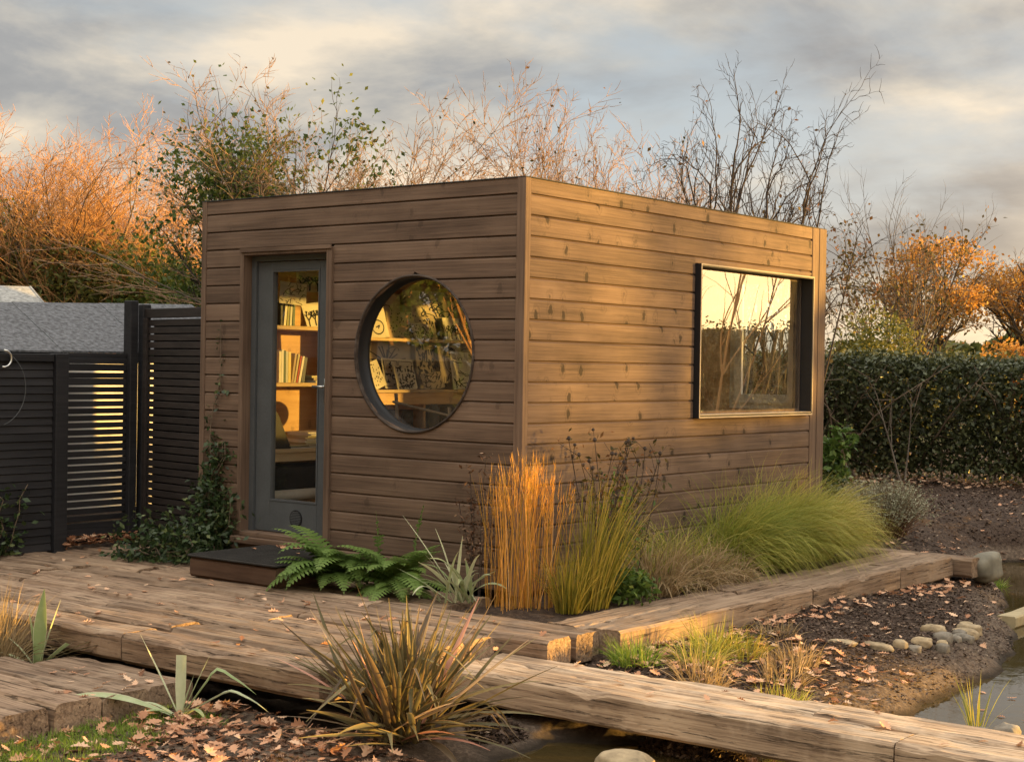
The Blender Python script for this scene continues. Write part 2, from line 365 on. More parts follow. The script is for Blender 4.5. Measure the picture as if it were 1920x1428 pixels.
def beam(name, axis, a0, a1, b0, b1, z0, z1, mat, parent, seed=0, amp=.006, step=.06, rad=.014, droop=0., ragged=.0):
    """A weathered sleeper: a rounded irregular bar along x or y."""
    n = max(4, int((a1-a0)/step)); W_ = b1-b0; T = z1-z0
    prof = []
    for (bx, bz, sx, sz) in ((b0, z0, 1, 1), (b1, z0, -1, 1), (b1, z1, -1, -1), (b0, z1, 1, -1)):
        if (sx, sz) in ((1, 1), (-1, -1)): prof += [(bx, bz+sz*rad), (bx+sx*rad, bz)]
        else: prof += [(bx+sx*rad, bz), (bx, bz+sz*rad)]
    # extra points over the top
    top = [(b1-W_*t, z1) for t in (.2, .35, .5, .65, .8)]
    prof = prof[:6-1] + [prof[5]] + top + prof[6:]
    k = len(prof); P = []
    A = np.linspace(a0, a1, n+1)
    for a in A:
        for (b, z) in prof: P.append((a, b, z))
    P = np.array(P)
    nn = vnoise(P*np.array([1, 1, 1]), 7, seed, 3); n2 = vnoise(P*np.array([2.2, 14, 14]), 1.6, seed+5, 3); n3 = vnoise(P*np.array([.5, 1, 1]), 1.5, seed+9, 2)
    P[:, 1] += nn*amp*1.1; P[:, 2] += n2*amp*.9*(P[:, 2] > (z0+z1)/2) + n3*amp*.9
    edge = np.minimum(abs(P[:, 1]-b0), abs(P[:, 1]-b1)) < .03
    P[:, 2] -= np.where(edge & (P[:, 2] > (z0+z1)/2), np.maximum(0, vnoise(P, 5, seed+3, 3)-.15)*(.02+ragged), 0)
    P[:, 0] += vnoise(P, 12, seed+1, 2)*amp*.5
    if axis == 'y': P = P[:, [1, 0, 2]]
    F = []
    for i in range(n):
        for j in range(k):
            q = (i*k+j, (i+1)*k+j, (i+1)*k+(j+1) % k, i*k+(j+1) % k)
            F.append(q if axis == 'y' else q[::-1])
    e0 = tuple(range(k)); e1 = tuple(n*k+j for j in range(k))
    F.append(e0 if axis == 'x' else e0[::-1]); F.append(e1[::-1] if axis == 'x' else e1)
    return mesh(name, P, F, mat, parent)
# ------------------------------------------------------------------ leaves and blades, all in numpy
def rot_basis(n, up=0., rs=NR):
    d = rs.normal(size=(n, 3)); d[:, 2] = d[:, 2]*(1-up)
    d /= np.linalg.norm(d, axis=1)[:, None]
    nrm = rs.normal(size=(n, 3)); nrm[:, 2] = np.abs(nrm[:, 2])+up*1.5
    nrm -= d*(nrm*d).sum(1)[:, None]; nrm /= np.linalg.norm(nrm, axis=1)[:, None]
    return d, nrm, np.cross(nrm, d)
def leaf_cloud(name, P, size, mat, parent=None, aspect=.5, up=.2, var=.35, vbias=None):
    n = len(P); d, nr, s = rot_basis(n, up)
    L = (size*(1+var*NR.uniform(-1, 1, n)))[:, None]
    a = P-d*L*.5; b = P+s*L*aspect*.5+nr*L*.06; c = P+d*L*.5; e = P-s*L*aspect*.5+nr*L*.06
    V = np.stack([a, b, c, e], 1).reshape(-1, 3)
    F = np.arange(4*n).reshape(n, 4)
    v = np.clip(NR.beta(2, 2.5, n)+(0 if vbias is None else vbias), 0, 1)
    return mesh(name, V, F, mat, parent, attrs={'v': np.repeat(v, 4)})
LOBE = np.array([(0, -.5), (.05, -.32), (.16, -.27), (.10, -.15), (.27, -.05), (.13, .05), (.26, .2), (.11, .25), (.13, .4), (0, .5), (-.13, .4), (-.11, .25), (-.26, .2), (-.13, .05), (-.27, -.05), (-.10, -.15), (-.16, -.27), (-.05, -.32)])
def litter(name, P, size, mat, label=None, parent=None, flat=.75, var=.3, vb=0.):
    """lobed, curled fallen oak leaves"""
    n = len(P); k = len(LOBE)
    th = NR.uniform(0, 2*pi, n); d = np.stack([np.cos(th), np.sin(th), NR.normal(0, .22, n)*(1.6-flat)], 1); d /= np.linalg.norm(d, axis=1)[:, None]
    up = np.stack([NR.normal(0, .30, n)*(1.7-flat), NR.normal(0, .30, n)*(1.7-flat), np.ones(n)], 1); up -= d*(up*d).sum(1)[:, None]; up /= np.linalg.norm(up, axis=1)[:, None]
    s = np.cross(up, d); L = size*(1+var*NR.uniform(-1, 1, n)); cu = NR.uniform(-.2, 1.6, n); cl2 = NR.uniform(-.5, .9, n); wd = NR.uniform(.75, 1.35, n)
    u = LOBE[:, 0][None, :]*wd[:, None]; v = LOBE[:, 1][None, :]*np.ones((n, 1))
    hgt = cu[:, None]*u*u*1.6+cl2[:, None]*v*v*.6
    V = P[:, None, :]+L[:, None, None]*(s[:, None, :]*u[:, :, None]+d[:, None, :]*v[:, :, None]+up[:, None, :]*hgt[:, :, None])
    ctr = P[:, None, :]
    V = np.concatenate([V, ctr], 1).reshape(-1, 3)
    base = np.arange(n)*(k+1); i = np.arange(k)
    F = np.stack([base[:, None]+i[None], base[:, None]+((i+1) % k)[None], np.broadcast_to(base[:, None]+k, (n, k))], 2).reshape(-1, 3)
    vv = np.clip(NR.beta(2.2, 1.8, n)+vb, 0, 1)
    return mesh(name, V, F, mat, parent, attrs={'v': np.repeat(vv, k+1)})
def blades(name, base, dirs, length, width, bend, mat, parent=None, segs=5, v=None, gravity=1., wav=0., tipw=.15, wind=(0, 0)):
    """thin arching blades. base (N,3), dirs (N,3) start directions, length (N,), width scalar or (N,), bend (N,) droop strength"""
    n = len(base); bend = np.broadcast_to(np.asarray(bend, float), (n,)); length = np.broadcast_to(np.asarray(length, float), (n,)); d = dirs/np.linalg.norm(dirs, axis=1)[:, None]; P = base.copy(); st = (length/segs)[:, None]
    side = np.cross(d, NR.normal(size=(n, 3))); side /= np.linalg.norm(side, axis=1)[:, None]
    rows = []; wd = np.broadcast_to(np.asarray(width), (n,))
    wx = np.array([wind[0], wind[1], 0.])
    for i in range(segs+1):
        t = i/segs; wgt = (wd*(1-(1-tipw)*t**1.5)*.5)[:, None]
        if i == segs: wgt = wgt*.2
        rows.append(P-side*wgt); rows.append(P+side*wgt)
        d = d+np.array([0, 0, -1.])*(bend*gravity/segs*(0.4+1.3*t))[:, None]+NR.normal(size=(n, 3))*wav+wx*(bend/segs)[:, None]
        d /= np.linalg.norm(d, axis=1)[:, None]; P = P+d*st
    V = np.stack(rows, 1).reshape(-1, 3); k = 2*(segs+1); b = np.arange(n)*k
    Fs = [np.stack([b+2*i, b+2*i+1, b+2*i+3, b+2*i+2], 1) for i in range(segs)]
    F = np.concatenate(Fs)
    vv = np.clip(NR.beta(2, 2, n) if v is None else v, 0, 1)
    return mesh(name, V, F, mat, parent, attrs={'v': np.repeat(vv, k)})
def strap(name, pts, wmax, mat, parent, fold=.25, twist=0., trunc=False, seg=14):
    """a broad strap leaf with a folded keel along a smooth curve through pts"""
    P = [Vector(p) for p in pts]
    def cr(t):
        s_ = t*(len(P)-1); i = min(int(s_), len(P)-2); f = s_-i
        p0, p1, p2, p3 = P[max(i-1, 0)], P[i], P[i+1], P[min(i+2, len(P)-1)]
        return .5*((2*p1)+(p2-p0)*f+(2*p0-5*p1+4*p2-p3)*f*f+(-p0+3*p1-3*p2+p3)*f**3)
    Q = [cr(i/seg) for i in range(seg+1)]; V = []; E = []
    for i, q in enumerate(Q):
        t = i/seg; d = (Q[min(i+1, seg)]-Q[max(i-1, 0)]).normalized()
        s_ = d.cross(Vector((0, 0, 1)))
        if s_.length < .15: s_ = d.cross(Vector((.6, -.79, .2)))
        s_.normalize(); nr = s_.cross(d).normalized()
        a = twist*t; s2 = s_*cos(a)+nr*sin(a); n2 = nr*cos(a)-s_*sin(a)
        w_ = wmax*.5*((.55+.9*t) if t < .5 else 1.0)*(1 if trunc else (1-max(0, (t-.45)/.55)**1.8))
        w_ = max(w_, .0012)
        V += [q-s2*w_+n2*w_*fold, q-s2*w_*.82+n2*w_*fold*.75, q, q+s2*w_*.82+n2*w_*fold*.75, q+s2*w_+n2*w_*fold]; E += [1, .3, 0, .3, 1]
    F = [(i*5+j, i*5+j+1, i*5+j+6, i*5+j+5) for i in range(seg) for j in range(4)]
    return mesh(name, V, F, mat, parent, True, {'e': E, 'v': [.5]*len(V)})
# ------------------------------------------------------------------ branches
def grow(segs, p, d, L, r, depth, S, R, tips):
    n = S['n'][depth]; st = L/n; wob = S['wob'][depth]; up = S['up'][depth]; ch = S['ch'][depth] if depth < len(S['ch']) else 0
    px, py, pz = p; dx, dy, dz = d; pts = []
    for i in range(n):
        dx += R.gauss(0, wob); dy += R.gauss(0, wob); dz += R.gauss(0, wob)+up
        l = sqrt(dx*dx+dy*dy+dz*dz); dx /= l; dy /= l; dz /= l
        r2 = r*(1-.75*(i+1)/n) if depth < 3 else r*(1-.6*(i+1)/n)
        r1 = r*(1-.75*i/n) if depth < 3 else r*(1-.6*i/n)
        nx, ny, nz = px+dx*st, py+dy*st, pz+dz*st
        segs.append((px, py, pz, nx, ny, nz, r1, r2, depth)); px, py, pz = nx, ny, nz
        pts.append((px, py, pz, dx, dy, dz, r2, (i+1)/n))
    if depth >= len(S['ch']): tips.extend(pts); return
    lo = S['lo'][depth]
    for c in range(ch):
        t = lo+(1-lo)*(c+R.random())/ch; q = pts[min(n-1, int(t*n))]
        a = S['ang'][depth]*R.uniform(.6, 1.3); az = R.uniform(0, 2*pi)
        v = Vector((q[3], q[4], q[5])); pr = v.orthogonal().normalized(); pr.rotate(Matrix.Rotation(az, 3, v))
        nd = v*cos(a)+pr*sin(a)
        grow(segs, q[:3], tuple(nd), L*S['len'][depth]*R.uniform(.6, 1.15)*(1.15-.5*t), max(S['rmin'], q[6]*.75+.0006), depth+1, S, R, tips)
def segmesh(name, A, mat, parent, k=4):
    A = np.asarray(A); n = len(A); p0 = A[:, :3]; p1 = A[:, 3:6]; d = p1-p0; l = np.linalg.norm(d, axis=1); l[l == 0] = 1; d = d/l[:, None]
    ref = np.where(np.abs(d[:, 2:3]) > .9, np.array([[1., 0, 0]]), np.array([[0, 0, 1.]]))
    a = np.cross(d, ref); a /= np.linalg.norm(a, axis=1)[:, None]; b = np.cross(d, a); V = []
    for j in range(k):
        an = 2*pi*j/k; o = a*cos(an)+b*sin(an)
        V.append(p0+o*A[:, 6:7]); V.append(p1+o*A[:, 7:8])
    V = np.stack(V, 1).reshape(-1, 3); base = np.arange(n)*2*k
    F = np.concatenate([np.stack([base+2*j, base+(2*j+2) % (2*k), base+(2*j+3) % (2*k), base+2*j+1], 1) for j in range(k)])
    return mesh(name, V, F, mat, parent)
def tree(name, label, cat, stems, S, mat, group=None, seed=0, twigmat=None, leaf=None, split=2, top=None, wid=1.):
    """stems: list of (base, dir, length, radius); parts trunk and crown"""
    R = random.Random(seed); t = thing(name, label, cat, group); segs = []; tips = []
    for b, d, L, r in stems:
        l = sqrt(sum(x*x for x in d)); grow(segs, b, tuple(x/l for x in d), L, r, 0, S, R, tips)
    A = np.array(segs)
    if top:
        b = np.mean([q[0] for q in stems], 0); f = (top-b[2])/(np.percentile(A[:, 5], 99.2)-b[2]); sc3 = np.array([f*wid, f*wid, f])
        A[:, :3] = b+(A[:, :3]-b)*sc3; A[:, 3:6] = b+(A[:, 3:6]-b)*sc3
        T0 = np.array(tips); T0[:, :3] = b+(T0[:, :3]-b)*sc3; tips = T0
    big = A[:, 8] < split
    segmesh('trunk', A[big], mat, t, 6); segmesh('crown', A[~big], twigmat or mat, t, 3)
    if leaf:
        T = np.array(tips)[:, :3]; k = leaf.get('zmax'); n = leaf['n']
        if k is not None:
            pr = 1/(1+np.exp((T[:, 2]-k)/leaf.get('soft', .3))); T = T[NR.random_sample(len(T)) < pr]
        idx = NR.randint(0, len(T), n); P = T[idx]+NR.normal(size=(n, 3))*leaf.get('spread', .06)
        leaf_cloud('leaves', P, leaf['size'], leaf['mat'], t, leaf.get('aspect', .6), .1)
    return t
def shrub(name, label, cat, c, rad, n, size, mat, group=None, seed=0, zmin=0, stem='bark', nstem=14, shell=.55, aspect=.55, lump=.35, nl=14):
    """a leafy shrub: stems fanning from the base and leaf clumps through a lumpy volume"""
    R = np.random.RandomState(seed+100); t = thing(name, label, cat, group)
    u = R.normal(size=(nl, 3)); u /= np.linalg.norm(u, axis=1)[:, None]
    cen = np.array(c)+u*np.array(rad)*R.uniform(.2, .72, (nl, 1)); cr = R.uniform(lump*.6, lump*1.25, nl)*min(rad)
    per = R.randint(0, nl, n); q = R.normal(size=(n, 3)); q /= np.linalg.norm(q, axis=1)[:, None]
    P = cen[per]+q*(cr[per]*R.uniform(shell, 1.12, n)**.7)[:, None]*np.array([1, 1, .9])
    P = P[P[:, 2] > zmin+.02]
    leaf_cloud('foliage', P, size, mat, t, aspect, .15)
    segs = []
    for i in range(nstem):
        g = cen[R.randint(nl)]; b = np.array([c[0]+R.normal()*.12*rad[0], c[1]+R.normal()*.12*rad[1], zmin]); m_ = (b+g)/2+R.normal(size=3)*.12
        pts = [b+(m_-b)*s for s in (0, .5, 1)]+[m_+(g-m_)*s for s in (.5, 1.)]
        for a, e in zip(pts[:-1], pts[1:]): segs.append((*a, *e, .02*rad[2]/1.2, .014*rad[2]/1.2, 0))
    if segs: segmesh('stems', np.array(segs), stem, t, 5)
    return t
# ------------------------------------------------------------------ ground, pond
PY = [-30, -8, -4, -2.6, -2.0, -1.6, -1.3, -.6, .03, .85, 1.41, 2.43, 3.45, 4.35, 5.63, 6.28, 6.9, 7.3, 7.8, 8.6, 10, 40]
PX = [6, 3.5, 2.3, 1.62, 1.47, 1.42, 1.85, 2.35, 2.44, 2.43, 2.40, 2.22, 1.77, 1.44, .81, .45, .5, 1.1, 2.2, 5, 60, 60]
def ss(a, b, x): t = np.clip((x-a)/(b-a), 0, 1); return t*t*(3-2*t)
def gz(x, y, detail=True):
    x = np.asarray(x, float); y = np.asarray(y, float)
    wob = .018*np.sin(y*4.1+1)+.012*np.sin(y*9.3)
    d = x-(np.interp(y, PY, PX)+wob*(y < 7)); d = np.where((x > 9) & (d > 0), np.minimum(d, .0)+(-(x-9))*.6, d)
    back = ss(3.9, 4.5, y); front = 1-ss(-1.3, -.9, y)
    pl = -.13*(1-back)*(1-front)+(-.27)*front
    under = (x < .62) & (y > -2.35) & (y < 4.0)
    pl = np.where((x < 1.08) & (y > -2.38) & (y < -.72), -.36, pl)
    pl = np.where((x < .70) & (x > -.05) & (y > -.72) & (y < 4.05), -.02, pl)
    pl = np.where((x <= -.05) & (y > -.72) & (y < 4.05), -.14, pl)
    pl = np.where(x < -3.9, -.05, pl)
    k = .34; x = x+0
    z = np.where(d < 0, -.37+(pl+.37)*(1-np.exp(d/k)), -.37-.5*(1-np.exp(-np.maximum(d, 0)/.5)))
    if detail:
        P = np.stack([x, y, 0*x], -1).reshape(-1, 3)
        nz = (vnoise(P, 3, 3, 3)*.022+vnoise(P, 10, 8, 3)*.034).reshape(x.shape)
        r = np.sqrt(x*x+y*y); nz = nz*np.where((x > -.05) & (x < .7) & (y > -.7) & (y < 4), .6, 1.)*np.where(r > 14, 0, 1)
        z = z+nz
    return z
def axis_(lo, hi, st, far):
    a = list(np.arange(lo, hi+1e-6, st)); s_ = st
    v = hi
    while v < far: s_ *= 1.35; v += s_; a.append(v)
    s_ = st; v = lo; b = []
    while v > -far: s_ *= 1.35; v -= s_; b.append(v)
    return np.array(b[::-1]+a)
X_ = axis_(-4.5, 5.0, .05, 900); Y_ = axis_(-5.2, 12, .05, 900)
GX, GY = np.meshgrid(X_, Y_, indexing='ij'); GZ = gz(GX, GY)
nx, ny = GX.shape; idx = np.arange(nx*ny).reshape(nx, ny)
Fq = np.stack([idx[:-1, :-1], idx[1:, :-1], idx[1:, 1:], idx[:-1, 1:]], -1).reshape(-1, 4)
g = mesh('ground', np.stack([GX, GY, GZ], -1).reshape(-1, 3), Fq, 'ground', None, True); g['kind'] = 'structure'
wx = np.linspace(.2, 9.5, 40); wy = np.linspace(-9, 10, 60); WX, WY = np.meshgrid(wx, wy, indexing='ij')
ii = np.arange(40*60).reshape(40, 60)
wt = mesh('pond_water', np.stack([WX, WY, WX*0-.37], -1).reshape(-1, 3), np.stack([ii[:-1, :-1], ii[1:, :-1], ii[1:, 1:], ii[:-1, 1:]], -1).reshape(-1, 4), 'water')
wt['kind'] = 'structure'
# ------------------------------------------------------------------ timber deck
deck = thing('timber_deck', 'weathered sleeper deck running along the front of the cabin', 'deck')
rows = [(-2.43, -2.175), (-2.138, -1.915), (-1.878, -1.66), (-1.622, -1.405), (-1.367, -1.15), (-1.112, -.90), (-.862, -.645), (-.607, -.39), (-.352, -.135), (-.097, .12), (.16, .4)]
rr = random.Random(4)
for i, (b0, b1) in enumerate(rows):
    x1 = .73 if b1 < -1.0 else (1.04 if b1 < -.6 else -.0)
    if b1 > -.4: x1 = -2.98 if b1 > -.05 else -.1
    x = x1+rr.uniform(-.015, .015); x = min(x, x1)
    first = True
    while x > -3.86:
        L = rr.uniform(2.1, 2.5)*(rr.uniform(.45, 1) if first else 1); first = False
        x0 = max(-3.86, x-L)
        dz = rr.uniform(-.006, .003)
        beam('deck_board', 'x', x0+.004, x-.004, b0+rr.uniform(0, .006), b1-rr.uniform(0, .006), -.15+dz, dz, 'deck', deck, seed=rr.randint(0, 999), amp=.010, rad=.020, ragged=.04)
        x = x0-.006
low = thing('lower_timber_step', 'low platform of five sleepers beside the deck, dotted with oak leaves', 'wooden platform')
for i, (b0, b1) in enumerate([(-2.72, -2.45), (-3.0, -2.735), (-3.27, -3.01), (-3.53, -3.28), (-3.82, -3.54)]):
    beam('deck_board', 'x', -2.9 if i > 2 else (-1.15-.1*i if i else -1.05), -.10+rr.uniform(-.03, .01), b0, b1, -.31, -.15+rr.uniform(-.006, .006), 'deck', low, seed=40+i, amp=.010, rad=.018, ragged=.02)
bridge = thing('sleeper_bridge', 'long sleeper footbridge crossing the pond in the foreground', 'footbridge')
for (b0, b1, js, s_) in ((-1.565, -1.315, (.74, 3.12, 5.3, 7.4), 60), (-1.30, -1.055, (.74, 2.62, 5.0, 7.2), 70)):
    for k in range(3):
        beam('sleeper', 'x', js[k]+.004, js[k+1]-.004, b0, b1, -.26, -.10+rr.uniform(-.004, .004), 'pale', bridge, seed=s_+k, amp=.011, rad=.014, ragged=.05)
edge = thing('sleeper_edging', 'pale sleepers edging the planting bed beside the cabin', 'garden edging')
for (b0, b1, js, s_) in ((.90, 1.155, (-.62, 1.62, 3.0, 3.96), 80), (.655, .893, (-.62, 1.1, 2.4, 3.96), 90)):
    for k in range(3):
        beam('sleeper', 'y', js[k]+.004, js[k+1]-.004, b0, b1, -.16, 0+rr.uniform(-.006, .006), 'decky', edge, seed=s_+k, amp=.009, rad=.014, ragged=.04)
beam('sleeper', 'x', .35, 1.30, 3.975, 4.14, -.15, -.003, 'deck', edge, seed=99, amp=.008, rad=.02)
# ------------------------------------------------------------------ the cabin
H = 2.5576; Wd = 2.95; Dp = 4.04
cab = thing('garden_studio', 'brown timber clad garden studio with a round window', 'garden studio')
seams = [H-.0934-n*.128 for n in range(20)]
rowsz = [(seams[0], H-.0005)]+[(seams[i+1], seams[i]) for i in range(19)]+[(.02, seams[19])] if seams[19] > .05 else [(seams[0], H-.0005)]+[(seams[i+1], seams[i]) for i in range(18)]+[(.02, seams[18])]
def board(axis, parent, z0, z1, sf, ef, fine=False, seed=0):
    """sf(z), ef(z): the board's ends at height z"""
    pr = [(z0+.001, -.020), (z0+.001, -.001), (z0+.004, 0)]
    zs = np.linspace(z0+.004, z1-.017, 10)[1:-1] if fine else []
    pr += [(z, 0) for z in zs]+([(z1-.017, 0), (z1-.008, -.010), (z1-.001, -.015)] if z1 < H-.02 else [(z1-.002, 0), (z1, -.02)])
    V = []
    for z, o in pr:
        for a in (sf(z), ef(z)):
            V.append((a, -o, z) if axis == 'x' else (o, a, z))
    n = len(pr); F = [(2*i, 2*i+1, 2*i+3, 2*i+2) for i in range(n-1)]
    F += [tuple(2*i for i in reversed(range(n))), tuple(2*i+1 for i in range(n))]
    b = MB().add(V, F)
    return b
CX, CZ, CR = -.897, 1.473, .503
circ = lambda z, sgn: CX+sgn*sqrt(max(0, CR*CR-(z-CZ)**2))
fw = thing('front_wall', None, None) if False else None
def holed(x0, x1, z0, z1, cx, cz, r, y):
    """square panel with a round hole"""
    n = 48; V = []; F = []
    for i in range(n):
        a = 2*pi*i/n; c_, s_ = cos(a), sin(a); V.append((cx+r*c_, y, cz+r*s_))
        t = min(((x1-cx)/c_ if c_ > 1e-6 else (x0-cx)/c_ if c_ < -1e-6 else 1e9), ((z1-cz)/s_ if s_ > 1e-6 else (z0-cz)/s_ if s_ < -1e-6 else 1e9))
        V.append((cx+t*c_, y, cz+t*s_))
    for i in range(n):
        j = (i+1) % n; F.append((2*i, 2*j, 2*j+1, 2*i+1))
    return V, F
HX0, HX1, HZ0, HZ1 = CX-.6, CX+.6, CZ-.6, CZ+.6
fwb = MB()
for (x0, x1, z0, z1) in ((-2.92, -2.50, .0, H-.02), (-2.50, -1.64, 2.19, H-.02), (-2.50, -1.64, .0, .17), (-1.64, HX0, 0, H-.02), (HX0, HX1, 0, HZ0), (HX0, HX1, HZ1, H-.02), (HX1, -.03, 0, H-.02)):
    fwb.box(x0, x1, .0205, .115, z0, z1)
for y in (.0205, .115): fwb.add(*holed(HX0, HX1, HZ0, HZ1, CX, CZ, CR+.003, y))
for (cx_, cz_) in ((HX0, HZ0), (HX1, HZ0), (HX1, HZ1), (HX0, HZ1)): pass
front = fwb.build('front_wall', 'blackplastic', cab)
DL, DR, DB, DT = -2.515, -1.625, .165, 2.19
for (z0, z1) in rowsz:
    pieces = []
    L0, R0 = -Wd+.047, -.066
    zc = (z0+z1)/2
    if z1 < DB+.02 or z0 > DT-.02: spans = [(L0, R0)]
    else: spans = [(L0, DL-.0), (DR, R0)]
    z1c = z1
    for (a, b) in spans:
        if a < CX < b and z1 > CZ-CR and z0 < CZ+CR:
            mb = board('x', None, z0, z1, lambda z, a=a: a, lambda z: circ(z, -1), True)
            m2 = board('x', None, z0, z1, lambda z: circ(z, 1), lambda z, b=b: b, True)
            if z0 > CZ-CR+.01 and z1 < CZ+CR-.01:
                mb.build('board', 'clad_x', front); m2.build('board', 'clad_x', front)
            else:
                mb.add(m2.v, m2.f); mb.build('board', 'clad_x', front)
        else:
            if b-a > 1.5 and rr.random() < .0: pass
            board('x', None, z0, z1, lambda z, a=a: a, lambda z, b=b: b).build('board', 'clad_x', front)
# right-hand wall
WY0, WY1, WZ0, WZ1 = 2.003, 3.757, 1.055, 2.157
rb = MB()
for (y0, y1, z0, z1) in ((.03, WY0, 0, H-.02), (WY0, WY1, 0, WZ0), (WY0, WY1, WZ1, H-.02), (WY1, Dp-.02, 0, H-.02)): rb.box(-.115, -.0205, y0, y1, z0, z1)
side = rb.build('side_wall', 'blackplastic', cab)
for (z0, z1) in rowsz:
    a, b = .055, 3.80
    if z1 < WZ0+.03 or z0 > WZ1-.03: sp = [(a, b)]
    elif z0 < WZ0 < z1:   # the row under the sill is notched by the frame
        sp = [(a, WY0-.004)]; board('y', None, z0, WZ0-.003, lambda z: WY0-.004, lambda z: b).build('board', 'clad_y', side)
    elif z0 < WZ1 < z1:
        sp = [(a, WY0-.004)]; board('y', None, WZ1+.003, z1, lambda z: WY0-.004, lambda z: b).build('board', 'clad_y', side)
    else: sp = [(a, WY0-.004)]
    for (a, b) in sp: board('y', None, z0, z1, lambda z, a=a: a, lambda z, b=b: b).build('board', 'clad_y', side)
# corner boards
box('corner_post', -.064, .004, -.006, .052, 0, H, 'clad_z', cab, .003)
box('corner_post', -Wd-.004, -Wd+.045, -.006, .05, 0, H, 'clad_z', cab, .003)
box('corner_post', -.03, .005, 3.803, 3.915, 0, H, 'clad_z', cab, .003)
box('corner_post', -.05, .009, 3.917, Dp, 0, H, 'clad_z', cab, .003)
box('back_wall', -Wd, -.06, 3.955, Dp-.002, 0, WZ0+.02, 'clad_x', cab)
box('back_wall', -Wd, -.80, 3.955, Dp-.002, WZ0+.02, 2.24, 'clad_x', cab)
box('back_wall', -Wd, -.06, 3.955, Dp-.002, 2.24, H-.01, 'clad_x', cab)
box('left_wall', -Wd+.001, -Wd+.09, .052, 3.954, 0, H-.01, 'clad_y', cab)
box('roof', -Wd+.005, -.005, .004, Dp-.005, H-.06, H-.012, 'roof', cab)
for (x0, x1, y0, y1) in ((-Wd-.004, .004, -.007, .02), (-.022, .005, .021, Dp), (-Wd-.004, -Wd+.02, .021, Dp)): box('roof_edge', x0, x1, y0, y1, H+.0003, H+.006, 'roof', cab)
# inner lining
box('inner_wall', -2.855, -2.845, .117, 3.93, .14, 2.42, 'ply', cab)
box('inner_wall', -2.84, -.80, 3.93, 3.94, .14, 2.42, 'ply', cab)
box('inner_wall', -.80, -.118, 3.93, 3.94, .14, 1.08, 'ply', cab)
box('inner_wall', -.80, -.118, 3.93, 3.94, 2.235, 2.42, 'ply', cab)
box('ceiling', -2.84, -.117, .117, 3.928, 2.42, 2.44, 'pine', cab)
box('floor', -2.84, -.117, .117, 3.928, .12, .14, 'floor', cab)
lm = MB()
for (x0, x1, z0, z1) in ((-2.84, -2.50, .14, 2.42), (-2.50, -1.64, 2.19, 2.42), (-1.64, HX0, .14, 2.42), (HX0, HX1, .14, HZ0), (HX0, HX1, HZ1, 2.42), (HX1, -.13, .14, 2.42)): lm.box(x0, x1, .117, .123, z0, z1)
lm.add(*holed(HX0, HX1, HZ0, HZ1, CX, CZ, CR-.01, .12))
lm.build('inner_wall', 'ply', cab)
lm = MB()
for (y0, y1, z0, z1) in ((.13, WY0, .14, 2.42), (WY0, WY1, .14, WZ0), (WY0, WY1, WZ1, 2.42), (WY1, 3.92, .14, 2.42)): lm.box(-.123, -.117, y0, y1, z0, z1)
lm.build('inner_wall', 'ply', cab)
# round window
rw = MB(); n = 64; prof = [(CR+.011, -.001), (CR+.010, -.010), (CR+.001, -.012), (CR-.004, -.008), (CR-.006, .012)]
def lathe(prof, n, cx, cz, closed=False):
    V = []; F = []; k = len(prof)
    for i in range(n):
        a = 2*pi*i/n
        for (r, y) in prof: V.append((cx+r*cos(a), y, cz+r*sin(a)))
    for i in range(n):
        j = (i+1) % n
        for q in range(k-1): F.append((i*k+q, i*k+q+1, j*k+q+1, j*k+q))
    return V, F
rwo = mesh('round_window', *lathe([(CR-.006, .012), (CR-.007, .018), (CR-.008, .085), (CR-.018, .088), (CR-.018, .112), (CR-.009, .1195)], n, CX, CZ), 'frame_black', cab, True)
mesh('rim', *lathe(prof, n, CX, CZ), 'bark_rim', rwo, True)
mesh('pane', [(CX+(CR-.012)*cos(2*pi*i/n), .095, CZ+(CR-.012)*sin(2*pi*i/n)) for i in range(n)], [tuple(range(n))], 'glass', rwo)
# big side window
def ring_box(x0, x1, y0, y1, z0, z1, t):
    mb = MB(); mb.box(x0, x1, y0, y0+t, z0, z1); mb.box(x0, x1, y1-t, y1, z0, z1)
    mb.box(x0, x1, y0+t, y1-t, z0, z0+t); mb.box(x0, x1, y0+t, y1-t, z1-t, z1); return mb
sw = ring_box(-.12, .046, WY0+.001, WY1-.001, WZ0+.001, WZ1-.001, .018).build('side_window', 'frame_black', cab)
ring_box(.0465, .050, WY0, WY1, WZ0, WZ1, .010).build('frame_edge', 'frame_pale', sw)
box('sill', -.0565, .0462, WY0+.02, WY1-.02, WZ0+.020, WZ0+.026, 'frame_pale', sw)
ring_box(-.10, -.057, WY0+.02, WY1-.02, WZ0+.028, WZ1-.02, .022).build('inner_frame', 'clad_z', sw)
mesh('pane', [(-.055, WY0+.03, WZ0+.04), (-.055, WY1-.03, WZ0+.04), (-.055, WY1-.03, WZ1-.03), (-.055, WY0+.03, WZ1-.03)], [(0, 1, 2, 3)], 'glass_side', sw)
